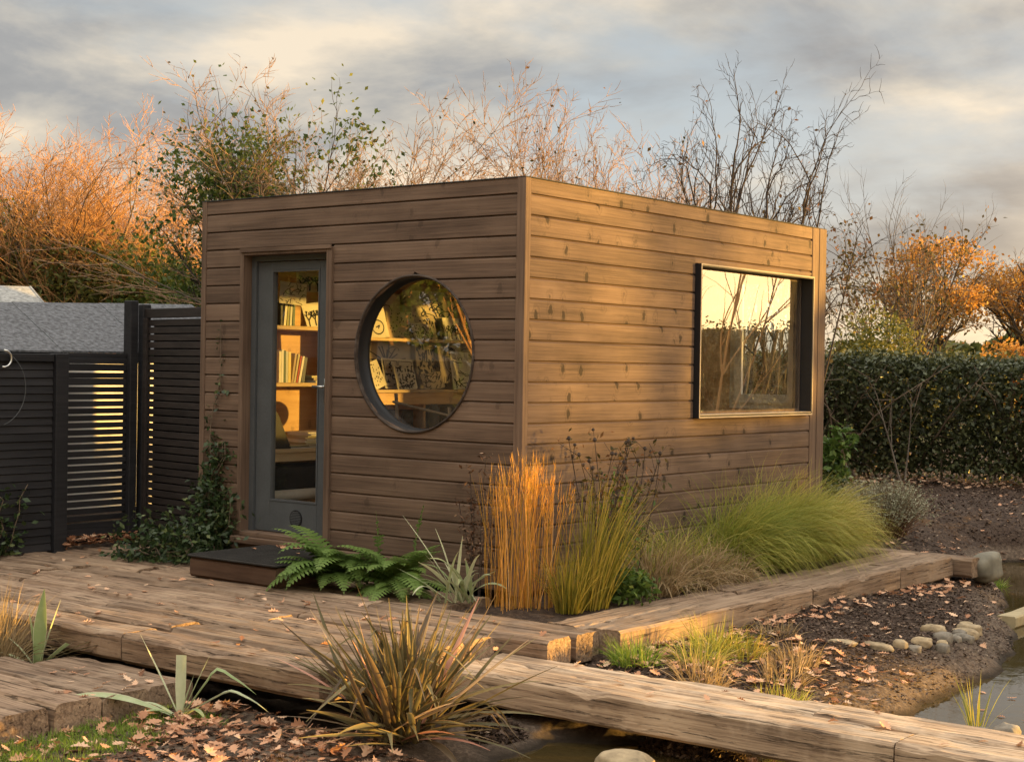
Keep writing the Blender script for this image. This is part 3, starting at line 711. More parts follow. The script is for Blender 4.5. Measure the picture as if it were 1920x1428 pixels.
# door
dcs = MB(); dcs.box(DL-.010, DL+.028, -.022, .10, DB+.04, DT, 0, None, .003); dcs.box(DR-.045, DR+.004, -.022, .10, DB+.04, DT-.0, 0, None, .003)
dcs.box(DL+.03, DR-.047, -.020, .10, DT-.035, DT-.002, 0, None, .003)
dc = dcs.build('door_casing', 'clad_z', cab)
box('drip_moulding', DL-.0, DR+.006, -.034, -.0225, DT-.012, DT+.014, 'clad_x', dc)
box('door_sill', DL-.02, DR+.02, -.075, .10, DB-.035, DB+.012, 'clad_x', cab, .004)
box('door_sill', DL+.03, DR-.05, -.035, .10, DB+.0125, DB+.045, 'clad_x', cab, .004)
dfm = MB(); dfm.box(DL+.029, DL+.075, .058, .1005, DB+.046, DT-.036); dfm.box(DR-.10, DR-.0455, .058, .1005, DB+.046, DT-.036); dfm.box(DL+.076, DR-.101, .058, .1005, DT-.075, DT-.036)
dfm.build('door_frame', 'door', cab)
LX0, LX1, LZ0, LZ1 = -2.437, -1.73, DB+.05, 2.112
GX0, GX1, GZ0, GZ1 = -2.295, -1.822, .432, 2.052
dm = MB(); dm.box(LX0, GX0, .075, .115, LZ0, LZ1, 0, None, .003); dm.box(GX1, LX1, .075, .115, LZ0, LZ1, 0, None, .003)
dm.box(GX0, GX1, .0755, .1145, LZ0, GZ0, 0, None, .003); dm.box(GX0, GX1, .0755, .1145, GZ1, LZ1, 0, None, .003)
door = dm.build('door', 'door', cab)
bd = MB(); bd.box(GX0, GX0+.012, .072, .118, GZ0, GZ1); bd.box(GX1-.012, GX1, .072, .118, GZ0, GZ1); bd.box(GX0+.012, GX1-.012, .072, .118, GZ0, GZ0+.012); bd.box(GX0+.012, GX1-.012, .072, .118, GZ1-.012, GZ1)
bd.build('glazing_bead', 'door', door)
mesh('pane', [(GX0+.01, .097, GZ0+.01), (GX1-.01, .097, GZ0+.01), (GX1-.01, .097, GZ1-.01), (GX0+.01, .097, GZ1-.01)], [(0, 1, 2, 3)], 'glass2', door)
hm = MB(); hm.tube([(-1.74, .073, 1.243), (-1.74, .03, 1.243)], .010, 10); hm.tube([(-1.735, .03, 1.243), (-1.76, .028, 1.243), (-1.835, .030, 1.243)], .009, 8); hm.box(-1.765, -1.735, .066, .0745, 1.13, 1.30, 0, None, .004)
hm.build('handle', 'metal', door, True)
vm = MB(); vm.tube([(-2.022, .0755, .322), (-2.022, .070, .322)], .060, 28)
vt = vm.build('vent', 'blackplastic', door)
for k in range(9):
    z = .322-.044+k*.011; hw = sqrt(max(0, .052**2-(z-.322)**2))
    if hw > .008: box('vent_slat', -2.022-hw, -2.022+hw, .0665, .0699, z-.003, z+.003, 'door', door)
# rear casement seen through the side window
cs = ring_box(0, 0, 0, 0, 0, 0, 0) if False else MB()
def ringy(mb, x0, x1, y0, y1, z0, z1, t):
    mb.box(x0, x0+t, y0, y1, z0, z1); mb.box(x1-t, x1, y0, y1, z0, z1); mb.box(x0+t, x1-t, y0, y1, z0, z0+t); mb.box(x0+t, x1-t, y0, y1, z1-t, z1)
ringy(cs, -.80, -.118, 3.915, 4.03, 1.085, 2.235, .05)
csw = cs.build('rear_window', 'frame_grey', cab)
c2 = MB(); ringy(c2, -.745, -.175, 3.885, 3.913, 1.135, 2.19, .07); sash = c2.build('sash', 'frame_grey', csw)
mesh('pane', [(-.75, 3.98, 1.13), (-.16, 3.98, 1.13), (-.16, 3.98, 2.19), (-.75, 3.98, 2.19)], [(0, 1, 2, 3)], 'glass2', csw)
MB().tube([(-.625, 3.883, 1.60), (-.625, 3.855, 1.60), (-.60, 3.85, 1.585), (-.52, 3.85, 1.52)], .009, 8).build('handle', 'blackplastic', csw, True)
# lamp on the far corner
lp = thing('outside_lamp', 'small black cylinder lamp on the left corner of the cabin', 'wall lamp')
MB().tube([(-Wd-.0895, .10, 2.375), (-Wd-.085, .10, 2.375), (-Wd-.005, .10, 2.375)], [.018, .031, .031], 14).build('lamp_body', 'blackplastic', lp, True)
MB().tube([(-Wd-.012, .10, 2.375), (-Wd-.0045, .10, 2.375)], .04, 14).build('mounting_plate', 'blackplastic', lp, True)
# step with rubber mat
st = beam('door_step', 'x', -2.10, -1.30, -.80, -.085, 0.002, .125, 'step', None, seed=5, amp=.006, rad=.015)
tag(st, 'dark brown block step below the glass door', 'step')
mt = MB().box(-2.115, -1.285, -.815, -.09, .131, .146, 0, None, .004).build('door_mat', 'rubber', None)
tag(mt, 'black ribbed rubber mat lying on the door step', 'doormat')
mm = MB()
for k in range(26):
    y = -.80+k*.0272; mm.box(-2.105, -1.295, y, y+.012, .1462, .1505)
mm.build('rib', 'rubber', mt)
# ------------------------------------------------------------------ inside the studio
shA = thing('bookshelf', 'warm wooden wall shelves behind the glass door', 'shelves')
for k, z in enumerate((1.675, 1.257, .772)): box('shelf', -2.842, -2.50, .14, 1.14, z-.028, z, 'pine', shA, .002)
box('back_panel', -2.8445, -2.8425, .14, 1.14, .60, 2.35, 'ply', shA)
box('side_panel', -2.842, -2.52, 1.142, 1.165, .15, 2.3, 'ply', shA)
box('rail', -2.53, -2.512, .14, 1.14, .68, .742, 'pine', shA)
box('shelf', -2.842, -2.52, .14, 1.14, .36, .385, 'pine', shA)
shB = thing('long_shelf', 'long plywood shelves behind the round window', 'shelves')
for k, z in enumerate((1.612, 1.204, .89)): box('shelf', -2.842, -2.50, 1.168, 3.9, z-.024, z, 'pine' if k < 2 else 'ply', shB, .002)
box('back_panel', -2.8445, -2.8425, 1.168, 3.9, .60, 2.35, 'ply', shB)
box('rail', -2.56, -2.54, 1.168, 3.9, 1.085, 1.178, 'ply', shB)
box('divider', -2.84, -2.56, 2.02, 2.045, .892, 1.178, 'ply', shB)
def book(y, z, w_, h, d, mat, label, lean=0, x=-2.56):
    t = thing('book', label, 'book', 'books on the studio shelves')
    def rotp(mb):
        cc, s_ = cos(lean), sin(lean)
        mb.v = [(a, y+(b-y)*cc+(c-z)*s_, z+.001-(b-y)*s_*(1 if lean < 0 else -0)+(c-z)*cc+(max(0, (b-y))*s_*0)) for a, b, c in mb.v]; return mb
    m1 = MB(); m1.box(x-d, x, y, y+.003, z, z+h); m1.box(x-d, x, y+w_-.003, y+w_, z, z+h); m1.box(x-.003, x, y+.003, y+w_-.003, z, z+h)
    rotp(m1).build('cover', mat, t)
    rotp(MB().box(x-d+.004, x-.004, y+.0035, y+w_-.0035, z+.004, z+h-.004)).build('pages', 'paper', t)
    return t
bk = [(.415, 1.675, .018, .17, 'book3', 'thin dark book at the left end of the top shelf behind the door'), (.445, 1.675, .022, .19, 'book0', 'cream book leaning beside the dark one on the top shelf', .10), (.475, 1.675, .02, .185, 'book9', 'green spined book leaning on the top shelf behind the door', .08), (.505, 1.675, .02, .18, 'book1', 'pale grey book between green and black books on the top shelf', .06), (.535, 1.675, .022, .16, 'book2', 'dark green book at the right of the top shelf row', .02)]
for q in bk: book(q[0], q[1], q[2], q[3], .16, q[4], q[5], q[6] if len(q) > 6 else 0)
bk = [(.405, 1.257, .022, .23, 'book0', 'cream book at the left end of the middle shelf'), (.430, 1.257, .020, .24, 'book7', 'white book second in the middle shelf row'), (.453, 1.257, .018, .235, 'book2', 'dark green book upright on the middle shelf'), (.474, 1.257, .020, .23, 'book1', 'pale grey upright book on the middle shelf'), (.498, 1.257, .026, .225, 'book4', 'yellow and black book upright on the middle shelf'),
      (.530, 1.257, .020, .22, 'book5', 'tan book starting the leaning run on the middle shelf', .16), (.556, 1.257, .018, .215, 'book10', 'beige book leaning beside the tan one on the middle shelf', .20), (.580, 1.257, .014, .20, 'book6', 'thin red book leaning on the middle shelf', .22), (.602, 1.257, .022, .20, 'book7', 'white book leaning between the red and navy books', .22), (.632, 1.257, .032, .19, 'book8', 'thick navy book leaning at the right of the row', .16)]
for q in bk: book(q[0], q[1], q[2], q[3], .17, q[4], q[5], q[6] if len(q) > 6 else 0)
ORD = ['bottom', 'second', 'third', 'fourth', 'fifth', 'sixth', 'seventh', 'eighth', 'topmost']
def stack(y0, y1, z, n, th, labels, cat='papers', x=-2.52, nm='magazine', mats=('paper', 'paper_tan', 'book10', 'paper')):
    for k in range(n):
        j = rr.uniform(-.02, .02)
        o = box(nm, x-.24+j, x+j, y0+rr.uniform(-.02, .02), y1+rr.uniform(-.02, .02), z+k*th+.0005, z+(k+1)*th-.0012, mats[k % len(mats)], None, 0, rr.uniform(-.06, .06))
        tag(o, labels if k == 0 else ORD[min(k, 8)] + ' ' + labels.split(' ', 1)[1], cat, 'flat paper stacks on the shelves')
stack(.74, .98, 1.257, 3, .018, 'bottom magazine stacked flat right of the leaning books on the middle shelf', 'magazine')
stack(.66, 1.0, .772, 9, .013, 'bottom sheet of drawing paper of the messy stack on the lower shelf', 'paper', nm='paper_sheet')
stack(.50, .72, .772, 3, .008, 'bottom loose paper on the lower shelf beside the dark wedge', 'paper', nm='paper_sheet')
b = MB().add([(-2.53, .33, .773), (-2.53, .51, .773), (-2.53, .38, 1.02), (-2.53, .345, 1.06), (-2.60, .33, .773), (-2.60, .51, .773), (-2.60, .38, 1.02), (-2.60, .345, 1.06)], [(0, 1, 2, 3), (7, 6, 5, 4), (0, 4, 5, 1), (1, 5, 6, 2), (2, 6, 7, 3), (3, 7, 4, 0)]).build('folder', 'blackplastic')
tag(b, 'black leaning folder at the left of the lower shelf', 'folder')
bm_ = MB(); 
V, F = [], []
for i in range(13):
    for j in range(24):
        a = pi*i/12; c_ = 2*pi*j/24; V.append((-2.45+.105*sin(a)*cos(c_), .955+.105*sin(a)*sin(c_), 1.045+.105*cos(a)))
for i in range(12):
    for j in range(24): F.append((i*24+j, (i+1)*24+j, (i+1)*24+(j+1) % 24, i*24+(j+1) % 24))
gl = thing('globe', 'pale green globe half hidden by the door edge', 'globe')
mesh('globe_ball', V, F, 'green_ball', gl, True); MB().tube([(-2.45, .955, .895), (-2.45, .955, .945)], [.05, .012], 12).build('foot', 'blackplastic', gl)
o = box('storage_box', -2.80, -2.54, .30, 1.08, .44, .64, 'darkbox', None, .01); tag(o, 'black storage box under the lower shelf behind the door', 'box')
o = MB().tube([(-2.50, .30, .432), (-2.50, 1.12, .432)], .042, 14).build('paper_roll', 'cardroll', None, True); tag(o, 'long pale paper roll lying at the bottom behind the door', 'paper roll')
o = MB().add([(-2.535, .42, 1.80), (-2.535, .66, 1.80), (-2.53, .655, 1.99), (-2.53, .425, 1.98)], [(0, 1, 2, 3)]).build('x', 'paper') if False else None
# drawings: flat print on paper, ink as thin strokes just proud of the sheet
def stroke(mb, fr, pts, w_):
    Q = [Vector(fr(a, b)) for a, b in pts]
    for i in range(len(Q)-1):
        d = (pts[i+1][0]-pts[i][0], pts[i+1][1]-pts[i][1]); l = math.hypot(*d) or 1
        nx_, nz_ = -d[1]/l*w_/2, d[0]/l*w_/2
        (a, b), (c, e) = pts[i], pts[i+1]
        mb.add([fr(a-nx_, b-nz_), fr(a+nx_, b+nz_), fr(c+nx_, e+nz_), fr(c-nx_, e-nz_)], [(0, 1, 2, 3)])
def drawing(y0, y1, z0, z1, kind, label, x=-2.62, lean=.03, tilt=0., mat='paper', seed=0, w_=.007):
    R = random.Random(seed); W_ = y1-y0; Hh = z1-z0; ct, stt = cos(tilt), sin(tilt)
    def fr(a, b, off=.0015):
        a2 = a*W_-W_/2; b2 = b*Hh
        yy = (y0+y1)/2+a2*ct-b2*stt; zz = z0+b2*ct+a2*stt
        return (x+off-lean*b, yy, zz)
    t = thing('drawing', label, 'drawing', 'ink drawings on the studio shelves')
    f0 = lambda a, b: fr(a, b, 0)
    mesh('sheet', [f0(0, 0), f0(1, 0), f0(1, 1), f0(0, 1)], [(0, 1, 2, 3)], mat, t)
    mb = MB(); asp = W_/Hh
    def S(pts, ww=w_/min(W_, Hh)*.9): stroke(mb, lambda a, b: fr(min(.98, max(.02, a)), min(.98, max(.02, b))), pts, ww)
    if kind == 'squiggle':
        for _ in range(16):
            a, b = R.uniform(.1, .9), R.uniform(.1, .9); th = R.uniform(0, 6.28); P = [(a, b)]
            for k in range(7):
                th += R.uniform(-.9, .9); a += cos(th)*.06; b += sin(th)*.07; P.append((a, b))
            S(P)
    if kind == 'dots':
        for _ in range(60):
            a, b = R.uniform(.06, .94), R.uniform(.06, .94); th = R.uniform(.3, 1.9); S([(a, b), (a+cos(th)*.05, b+sin(th)*.05)], .035)
    if kind == 'coral':
        def br(a, b, th, l, d):
            a2, b2 = a+cos(th)*l, b+sin(th)*l*1.2; S([(a, b), (a2, b2)], .045)
            if d: br(a2, b2, th+R.uniform(.3, .8), l*.7, d-1); br(a2, b2, th-R.uniform(.3, .8), l*.7, d-1)
        for k in range(4): br(.12+.25*k, .05, 1.5, .22, 3)
    if kind == 'burst':
        for k in range(22):
            th = k*2*pi/22+R.uniform(-.1, .1); S([(.5+.05*cos(th), .55+.06*sin(th)), (.5+R.uniform(.2, .34)*cos(th), .55+R.uniform(.2, .4)*sin(th))], .02)
        for k in range(8):
            a, b = R.uniform(.05, .95), R.uniform(.05, .95); S([(a+.08*cos(q*.6), b+.08*sin(q*.6)) for q in range(8)], .014)
    if kind == 'circle':
        S([(.5+.3*cos(q*.35), .35+.22*sin(q*.35)) for q in range(19)], .04); S([(.4, .35), (.6, .4), (.5, .3)], .04)
    if kind == 'panels':
        for (a0, a1) in ((.06, .48), (.52, .94)): S([(a0, .08), (a1, .08), (a1, .92), (a0, .92), (a0, .08)], .016)
        for k in range(26):
            a = R.choice((.10, .56))+R.uniform(0, .3); b = R.uniform(.12, .85); S([(a, b), (a+R.uniform(-.05, .08), b+R.uniform(-.08, .1)), (a+R.uniform(-.06, .1), b+R.uniform(-.08, .1))], .035)
        S([(.73, .80), (.70, .60), (.62, .45), (.60, .30)], .05); S([(.73, .80), (.80, .60), (.84, .40)], .05); S([(.62, .30), (.86, .30), (.86, .1)], .04)
    if kind == 'face':
        S([(.5+.27*cos(q*.33), .56+.32*sin(q*.33)) for q in range(20)], .03)
        for k in range(16): th = .2+k*.17; S([(.5+.27*cos(th), .60+.3*sin(th)), (.5+.36*cos(th), .58+.39*sin(th))], .05)
        for a in (.38, .62): S([(a-.07, .62), (a, .645), (a+.07, .62), (a, .60), (a-.07, .62)], .02); S([(a-.09, .69), (a+.09, .70)], .02)
        S([(.5, .62), (.46, .48), (.54, .47)], .02); S([(.40, .37), (.5, .39), (.6, .37), (.5, .35)], .025); S([(.36, .25), (.2, .04)], .03); S([(.64, .25), (.85, .06)], .03)
        for k in range(10): S([(.08+.09*k, .02), (.14+.08*k, .18)], .014)
    if kind == 'dark':
        for _ in range(60):
            a, b = R.uniform(.1, .9), R.uniform(.05, .95); th = R.uniform(0, 6.28); S([(a, b), (a+.1*cos(th), b+.14*sin(th))], .055)
    mb.build('ink_lines', 'ink', t); return t
drawing(.52, .86, 1.93, 2.10, 'coral', 'drawing of black branching shapes at the top of the glass door', -2.50, .02, 0, 'paper_tan', 1)
drawing(.33, .60, 1.83, 1.99, 'squiggle', 'small pale note pinned above the top shelf books', -2.49, 0, -.05, 'paper', 2, .004)
drawing(.66, .92, 1.68, 1.86, 'coral', 'drawing of thick black antlers standing on the top shelf', -2.53, .05, .15, 'paper', 3)
drawing(.80, .98, 1.36, 1.66, 'dark', 'patterned dark drawing hanging behind the door handle side', -2.50, .0, .1, 'paper', 4)
drawing(1.40, 1.62, 1.61, 1.86, 'circle', 'white card with a circled emblem at the left of the round window', -2.58, .05, .12, 'paper', 5)
drawing(1.64, 2.02, 1.61, 1.83, 'dots', 'drawing covered in short black dashes on the upper shelf', -2.60, .05, .0, 'paper_tan', 6)
drawing(2.0, 2.24, 1.61, 1.80, 'dark', 'dense black scribble beside the dashes drawing', -2.61, .05, .0, 'paper_tan', 7)
drawing(1.98, 2.48, 1.76, 1.95, 'squiggle', 'wide drawing of looping figures high on the upper shelf', -2.66, .03, .0, 'paper_tan', 8)
drawing(2.28, 2.62, 1.61, 1.78, 'squiggle', 'curled tan drawing at the right of the upper shelf', -2.60, .05, -.1, 'paper_tan', 9)
drawing(1.36, 2.14, 1.205, 1.60, 'burst', 'large sheet with a black starburst behind the other drawings', -2.70, .06, .0, 'paper_tan', 10, .006)
drawing(1.62, 2.00, 1.206, 1.45, 'panels', 'drawing divided into two framed figure panels', -2.62, .06, -.03, 'paper', 11)
drawing(2.05, 2.34, 1.25, 1.58, 'dark', 'heavy black print left of the portrait sketch', -2.66, .05, -.05, 'paper_tan', 12)
drawing(2.30, 2.60, 1.26, 1.57, 'face', 'charcoal portrait sketch of a bald man on the middle shelf', -2.60, .06, .04, 'paper_tan', 13)
drawing(2.05, 2.30, 1.206, 1.34, 'squiggle', 'small tan sketch leaning below the portrait', -2.57, .05, .12, 'paper_tan', 14)
drawing(2.40, 2.90, 1.206, 1.45, 'squiggle', 'pale sketch at the right edge of the round window', -2.56, .05, .0, 'paper', 15)
drawing(1.36, 1.58, 1.206, 1.42, 'dots', 'speckled sheet at the lower left of the round window', -2.56, .05, .35, 'paper', 16)
drawing(1.30, 1.95, 1.612, 1.98, 'squiggle', 'large looping sketch behind the emblem card', -2.76, .02, .0, 'paper_tan', 17, .006)
drawing(1.97, 2.85, 1.612, 2.02, 'squiggle', 'largest tan sketch across the top right of the round window', -2.75, .02, .0, 'paper_tan', 18, .006)
drawing(2.16, 2.95, 1.205, 1.598, 'squiggle', 'wide tan sheet filling the wall behind the portrait', -2.76, .02, .0, 'paper_tan', 19, .006)
drawing(2.62, 2.92, 1.612, 1.86, 'dark', 'dark printed sheet at the upper right edge of the round window', -2.62, .04, .06, 'paper_tan', 20)
drawing(1.70, 1.94, 1.206, 1.40, 'dark', 'small dark print in front of the framed figure panels', -2.555, .05, .05, 'paper', 21)
drawing(2.42, 2.66, 1.206, 1.52, 'burst', 'pale sheet with a black burst right of the portrait', -2.59, .05, -.05, 'paper', 22)
drawing(1.90, 2.10, 1.612, 1.74, 'panels', 'small framed card in the middle of the upper shelf', -2.56, .05, .0, 'paper', 23)
drawing(2.30, 2.52, 1.612, 1.80, 'coral', 'black branching drawing at the right of the upper shelf', -2.57, .05, .0, 'paper', 24)
sp = thing('speaker', 'small grey box speaker on the lower shelf behind the round window', 'speaker')
box('case', -2.72, -2.56, 1.76, 1.90, .891, 1.04, 'blackplastic', sp, .006)
MB().tube([(-2.559, 1.83, .965), (-2.554, 1.83, .965)], .05, 20).build('cone', 'door', sp, True)
bt = MB().tube([(-2.57, 2.16, .891), (-2.57, 2.16, 1.05), (-2.57, 2.16, 1.075), (-2.57, 2.16, 1.10)], [.045, .045, .03, .014], 14).build('bottle', 'book8', None, True)
tag(bt, 'dark blue grey flask on the lower shelf behind the round window', 'flask')
o = box('storage_box', -2.80, -2.55, 2.26, 2.75, .891, 1.07, 'darkbox', None, .02); tag(o, 'black box on the lower shelf right of the flask', 'box')
es = thing('easel', 'wooden easel legs standing inside the round window', 'easel')
MB().tube([(-1.60, .62, 1.20), (-1.52, .66, .16)], .013, 6).build('leg', 'stick', es)
MB().tube([(-1.05, .55, 1.12), (-.92, .60, .16)], .011, 6).build('leg', 'stick', es)
MB().tube([(-1.30, .85, 1.10), (-1.36, 1.10, .16)], .012, 6).build('leg', 'stick', es)
MB().tube([(-1.62, .615, 1.14), (-1.04, .552, 1.06)], .010, 6).build('cross_bar', 'stick', es)
o = MB().tube([(-2.30, 2.10, 1.66), (-2.1, 2.36, 1.78)], .011, 6).build('pale_rod', 'pine', None); tag(o, 'pale wooden rod leaning up across the upper drawings', 'rod')
o['label'] = 'pale wooden rod slanting across the upper drawings'
tb = thing('work_table', 'plain wooden work table inside under the big window', 'table')
box('tabletop', -.85, -.18, 1.9, 3.6, .83, .86, 'ply', tb, .004)
for x in (-.82, -.24):
    for y in (1.95, 3.52): box('leg', x, x+.05, y, y+.05, .141, .829, 'ply', tb)
# ------------------------------------------------------------------ black slatted screens and the sheds behind them
FX = -3.87
f1 = thing('slatted_fence', 'black horizontal board fence panel at the left edge', 'fence')
z = -.02; k = 0
proto = None
def slat(parent, mat, x0, x1, y0, y1, z0, z1, bev=.002, rot=0, c=None): return box('slat', x0, x1, y0, y1, z0, z1, mat, parent, bev, rot, c)
for k in range(24):
    z0 = .0+k*.0575; dx = rr.uniform(-.002, .002)
    mb = MB().add([(FX-.010, -3.4, z0), (FX+.012+dx, -3.4, z0+.002), (FX+.004+dx, -3.4, z0+.054), (FX-.010, -3.4, z0+.056), (FX-.010, -.615, z0), (FX+.012+dx, -.615, z0+.002), (FX+.004+dx, -.615, z0+.054), (FX-.010, -.615, z0+.056)],
             [(0, 1, 5, 4), (1, 2, 6, 5), (2, 3, 7, 6), (3, 0, 4, 7), (3, 2, 1, 0), (4, 5, 6, 7)])
    mb.build('slat', 'black_y', f1)
box('top_rail', FX-.03, FX+.028, -3.4, -.617, 1.383, 1.440, 'black_y', f1, .004)
box('backing', FX-.03, FX-.013, -3.4, -.617, 0, 1.38, 'black_y', f1)
box('post', FX-.045, FX+.045, -.61, -.50, -.02, 1.445, 'black_y', f1, .005)
f2 = thing('slatted_gate', 'narrow black slatted gate with pale light between its slats', 'gate')
for k in range(26):
    z0 = .035+k*.0535
    h_ = .0405 if k not in (1, 22, 24) else .052
    slat(f2, 'black_y', FX-.012, FX+.010, -.497, .050, z0, z0+h_)
box('top_rail', FX-.012, FX+.011, -.497, .050, 1.427, 1.452, 'black_y', f2, .002)
box('post', FX-.04, FX+.05, .052, .125, -.02, 1.86, 'black_y', f2, .005)
f3 = thing('slatted_screen', 'tall black slatted screen between the gate and the cabin', 'fence')
RA = -.15; cc3 = (-3.86, .20)
for k in range(30):
    z0 = .03+k*.0565
    slat(f3, 'darkbrown', -3.80, -2.99, .19, .212, z0, z0+.047, .002, RA, cc3)
box('top_rail', -3.80, -2.99, .178, .22, 1.729, 1.80, 'darkbrown', f3, .003, RA, cc3)
box('post', -3.875, -3.802, .165, .235, -.02, 1.835, 'black_x', f3, .004, RA, cc3)
box('backing', -3.80, -2.99, .26, .275, .0, 1.72, 'black_x', f3, 0, RA, cc3)
box('stile', -3.80, -3.755, .165, .189, .03, 1.728, 'darkbrown', f3, .002, RA, cc3)
wb = box('white_board', -6.20, -6.18, .1, 2.6, 0, 1.42, 'white'); tag(wb, 'pale board standing behind the slatted gate', 'board')
wr = MB().tube([(-3.825, -1.12+.25*sin(a), 1.19-.27*cos(a)) for a in np.linspace(.3, 3.3, 26)], .003, 5).build('garden_wire', 'door', None, True)
tag(wr, 'thin grey wire looping over the left fence panel', 'wire')
hs = MB().tube([(-3.81, -1.06+.06*cos(a), 1.40+.06*sin(a)) for a in np.linspace(1.6, -1.8, 10)], .008, 6).build('hose_loop', 'metal', None, True)
tag(hs, 'grey hose end curling at the top of the left fence', 'hose')

def slab(name, P, mat, par, th=.014):
    V = [tuple(p) for p in P]+[(p[0], p[1], p[2]-th) for p in P]; n = len(P)
    MB().add(V, [tuple(range(n)), tuple(reversed(range(n, 2*n)))]+[(i, i+n, (i+1) % n+n, (i+1) % n) for i in range(n)]).build(name, mat, par)
RD, DD = Vector((.205, .98, 0)).normalized(), Vector((-.98, .205, 0))
def shed(name, label, E0, w_, rise, ts, mat, tilt=.01, open_=False):
    s_ = thing(name, label, 'shed'); E0 = Vector(E0)
    def pt(t, a, dz=0): return E0+RD*t+DD*a+Vector((0, 0, rise*a/w_+tilt*t*(a/w_)+dz))
    for k in range(len(ts)-1):
        a, b = ts[k]-.004, ts[k+1]+.008
        slab('roof_felt', [pt(a, 0, k*.004), pt(b, 0, k*.004), pt(b, w_, k*.004), pt(a, w_, k*.004)], mat, s_)
    a, b = ts[0], ts[-1]
    R1, R2 = pt(a, w_), pt(b, w_)
    slab('roof_felt', [R1, R2, R2+DD*w_+Vector((0, 0, -rise)), R1+DD*w_+Vector((0, 0, -rise))], mat, s_)
    if open_: post_b = b; b = -.9
    B = pt(b-.04, .05); T = pt(b-.04, w_); Q = pt(b-.04, 0)+DD*2*w_
    MB().add([(B.x, B.y, 0), (Q.x, Q.y, 0), (Q.x, Q.y, E0.z-.03), (T.x, T.y, T.z-.03), (B.x, B.y, B.z-.03)], [(0, 1, 2, 3, 4)]).build('gable_wall', 'black_x', s_)
    A = pt(a, .06)
    MB().add([(A.x, A.y, 0), (B.x, B.y, 0), (B.x, B.y, E0.z-.02), (A.x, A.y, E0.z-.02)], [(0, 1, 2, 3)]).build('wall', 'black_y', s_)
    if open_:
        b = post_b
        for (tt, aa) in ((b-.1, .1), (b-.1, 1.9)): q = pt(tt, aa); box('post', q.x-.03, q.x+.03, q.y-.03, q.y+.03, -.04, E0.z-.02, 'black_x', s_)
    a0, b0 = pt(a, -.012), pt(b, -.012)
    slab('fascia', [a0+Vector((0, 0, -.016)), b0+Vector((0, 0, -.016)), b0+Vector((-.02, 0, -.016)), a0+Vector((-.02, 0, -.016))], 'black_y', s_, .06)
    v0, v1 = pt(b+.01, 0), pt(b+.01, w_)
    MB().tube([v0, v1], .013, 5).build('verge_trim', mat, s_)
    return s_
shed('felt_roof_shed', 'low shed with a dark grey felt roof behind the fence', (-4.25, -.246, 1.462), 1.0, .395, [-5.5, -2.2, 0, .76, 1.62], 'felt', .022, True)
shed('pale_roof_shed', 'pale grey shed roof rising behind the dark felt roof', (-5.84, 1.015, 1.56), 1.0, .52, [-5, -2, 0], 'felt_pale')
# ------------------------------------------------------------------ trees beyond
def at(u, D, z=0.): 
    k = (u-960)/2879.3*D
    return (5.688-.6132*D+.79*k, -7.434+.79*D+.6132*k, z)
SP = dict(n=[9, 7, 5, 3], wob=[.05, .10, .14, .16], up=[.02, .03, .03, .02], ch=[13, 10, 6], lo=[.25, .15, .1], ang=[.45, .55, .6], len=[.55, .5, .42], rmin=.0035)
SPO = dict(n=[9, 7, 5, 3], wob=[.05, .09, .13, .15], up=[.02, .035, .04, .03], ch=[14, 10, 6], lo=[.12, .12, .1], ang=[.45, .5, .6], len=[.6, .52, .45], rmin=.0038)
SPD = dict(n=[10, 10, 7, 4], wob=[.10, .20, .26, .26], up=[.02, .02, .03, .02], ch=[9, 7, 4], lo=[.2, .15, .1], ang=[.5, .6, .7], len=[.55, .5, .42], rmin=.0032)
SPOAK = dict(n=[8, 8, 7, 5], wob=[.05, .10, .13, .16], up=[.0, .03, .02, .01], ch=[13, 10, 6], lo=[.46, .2, .1], ang=[.80, .6, .6], len=[.62, .5, .42], rmin=.007)
SPF = dict(n=[9, 8, 6], wob=[.05, .09, .13], up=[.03, .04, .03], ch=[9, 7], lo=[.2, .15], ang=[.4, .5], len=[.5, .45], rmin=.004)
SPTOP = dict(n=[10, 10, 8], wob=[.04, .22, .26], up=[.02, .01, .03], ch=[9, 5], lo=[.72, .2], ang=[.9, .7], len=[.34, .5], rmin=.003)
SPSAP = dict(n=[8, 6, 4], wob=[.05, .1, .14], up=[.03, .03, .02], ch=[5, 2], lo=[.4, .3], ang=[.5, .5], len=[.4, .4], rmin=.003)
def stems(c, n, L, r, spread, R, lean=(0, 0), br=.25):
    out = []
    for i in range(n):
        a = 2*pi*i/n+R.uniform(-.4, .4); s_ = spread*R.uniform(.35, 1.1)
        out.append(((c[0]+cos(a)*br*R.random(), c[1]+sin(a)*br*R.random(), c[2]), (cos(a)*s_+lean[0], sin(a)*s_+lean[1], 1), L*R.uniform(.8, 1.08), r*R.uniform(.7, 1.1)))
    return out
GO = 'bare orange twigged trees at the left'
for i, (u, D, top, lab) in enumerate([(-70, 21.3, 4.3, 'orange twigged bare tree cut by the left edge of the picture'), (35, 21.6, 4.5, 'orange bare tree second from the left, above the pale shed roof'), (130, 21.2, 4.55, 'tall orange bare tree above the long dark felt roof'), (225, 21.5, 4.35, 'orange bare tree right of the tallest orange one'), (318, 21.3, 3.85, 'lower orange bare tree next to the leafy dark tree')]):
    R = random.Random(100+i); c = at(u, D)
    tree('orange_twig_tree', lab, 'tree', stems(c, 9, top*1.0, .05, .38, R), SPO, 'bark', GO, 200+i, 'barkorange', top=top, wid=1.5)
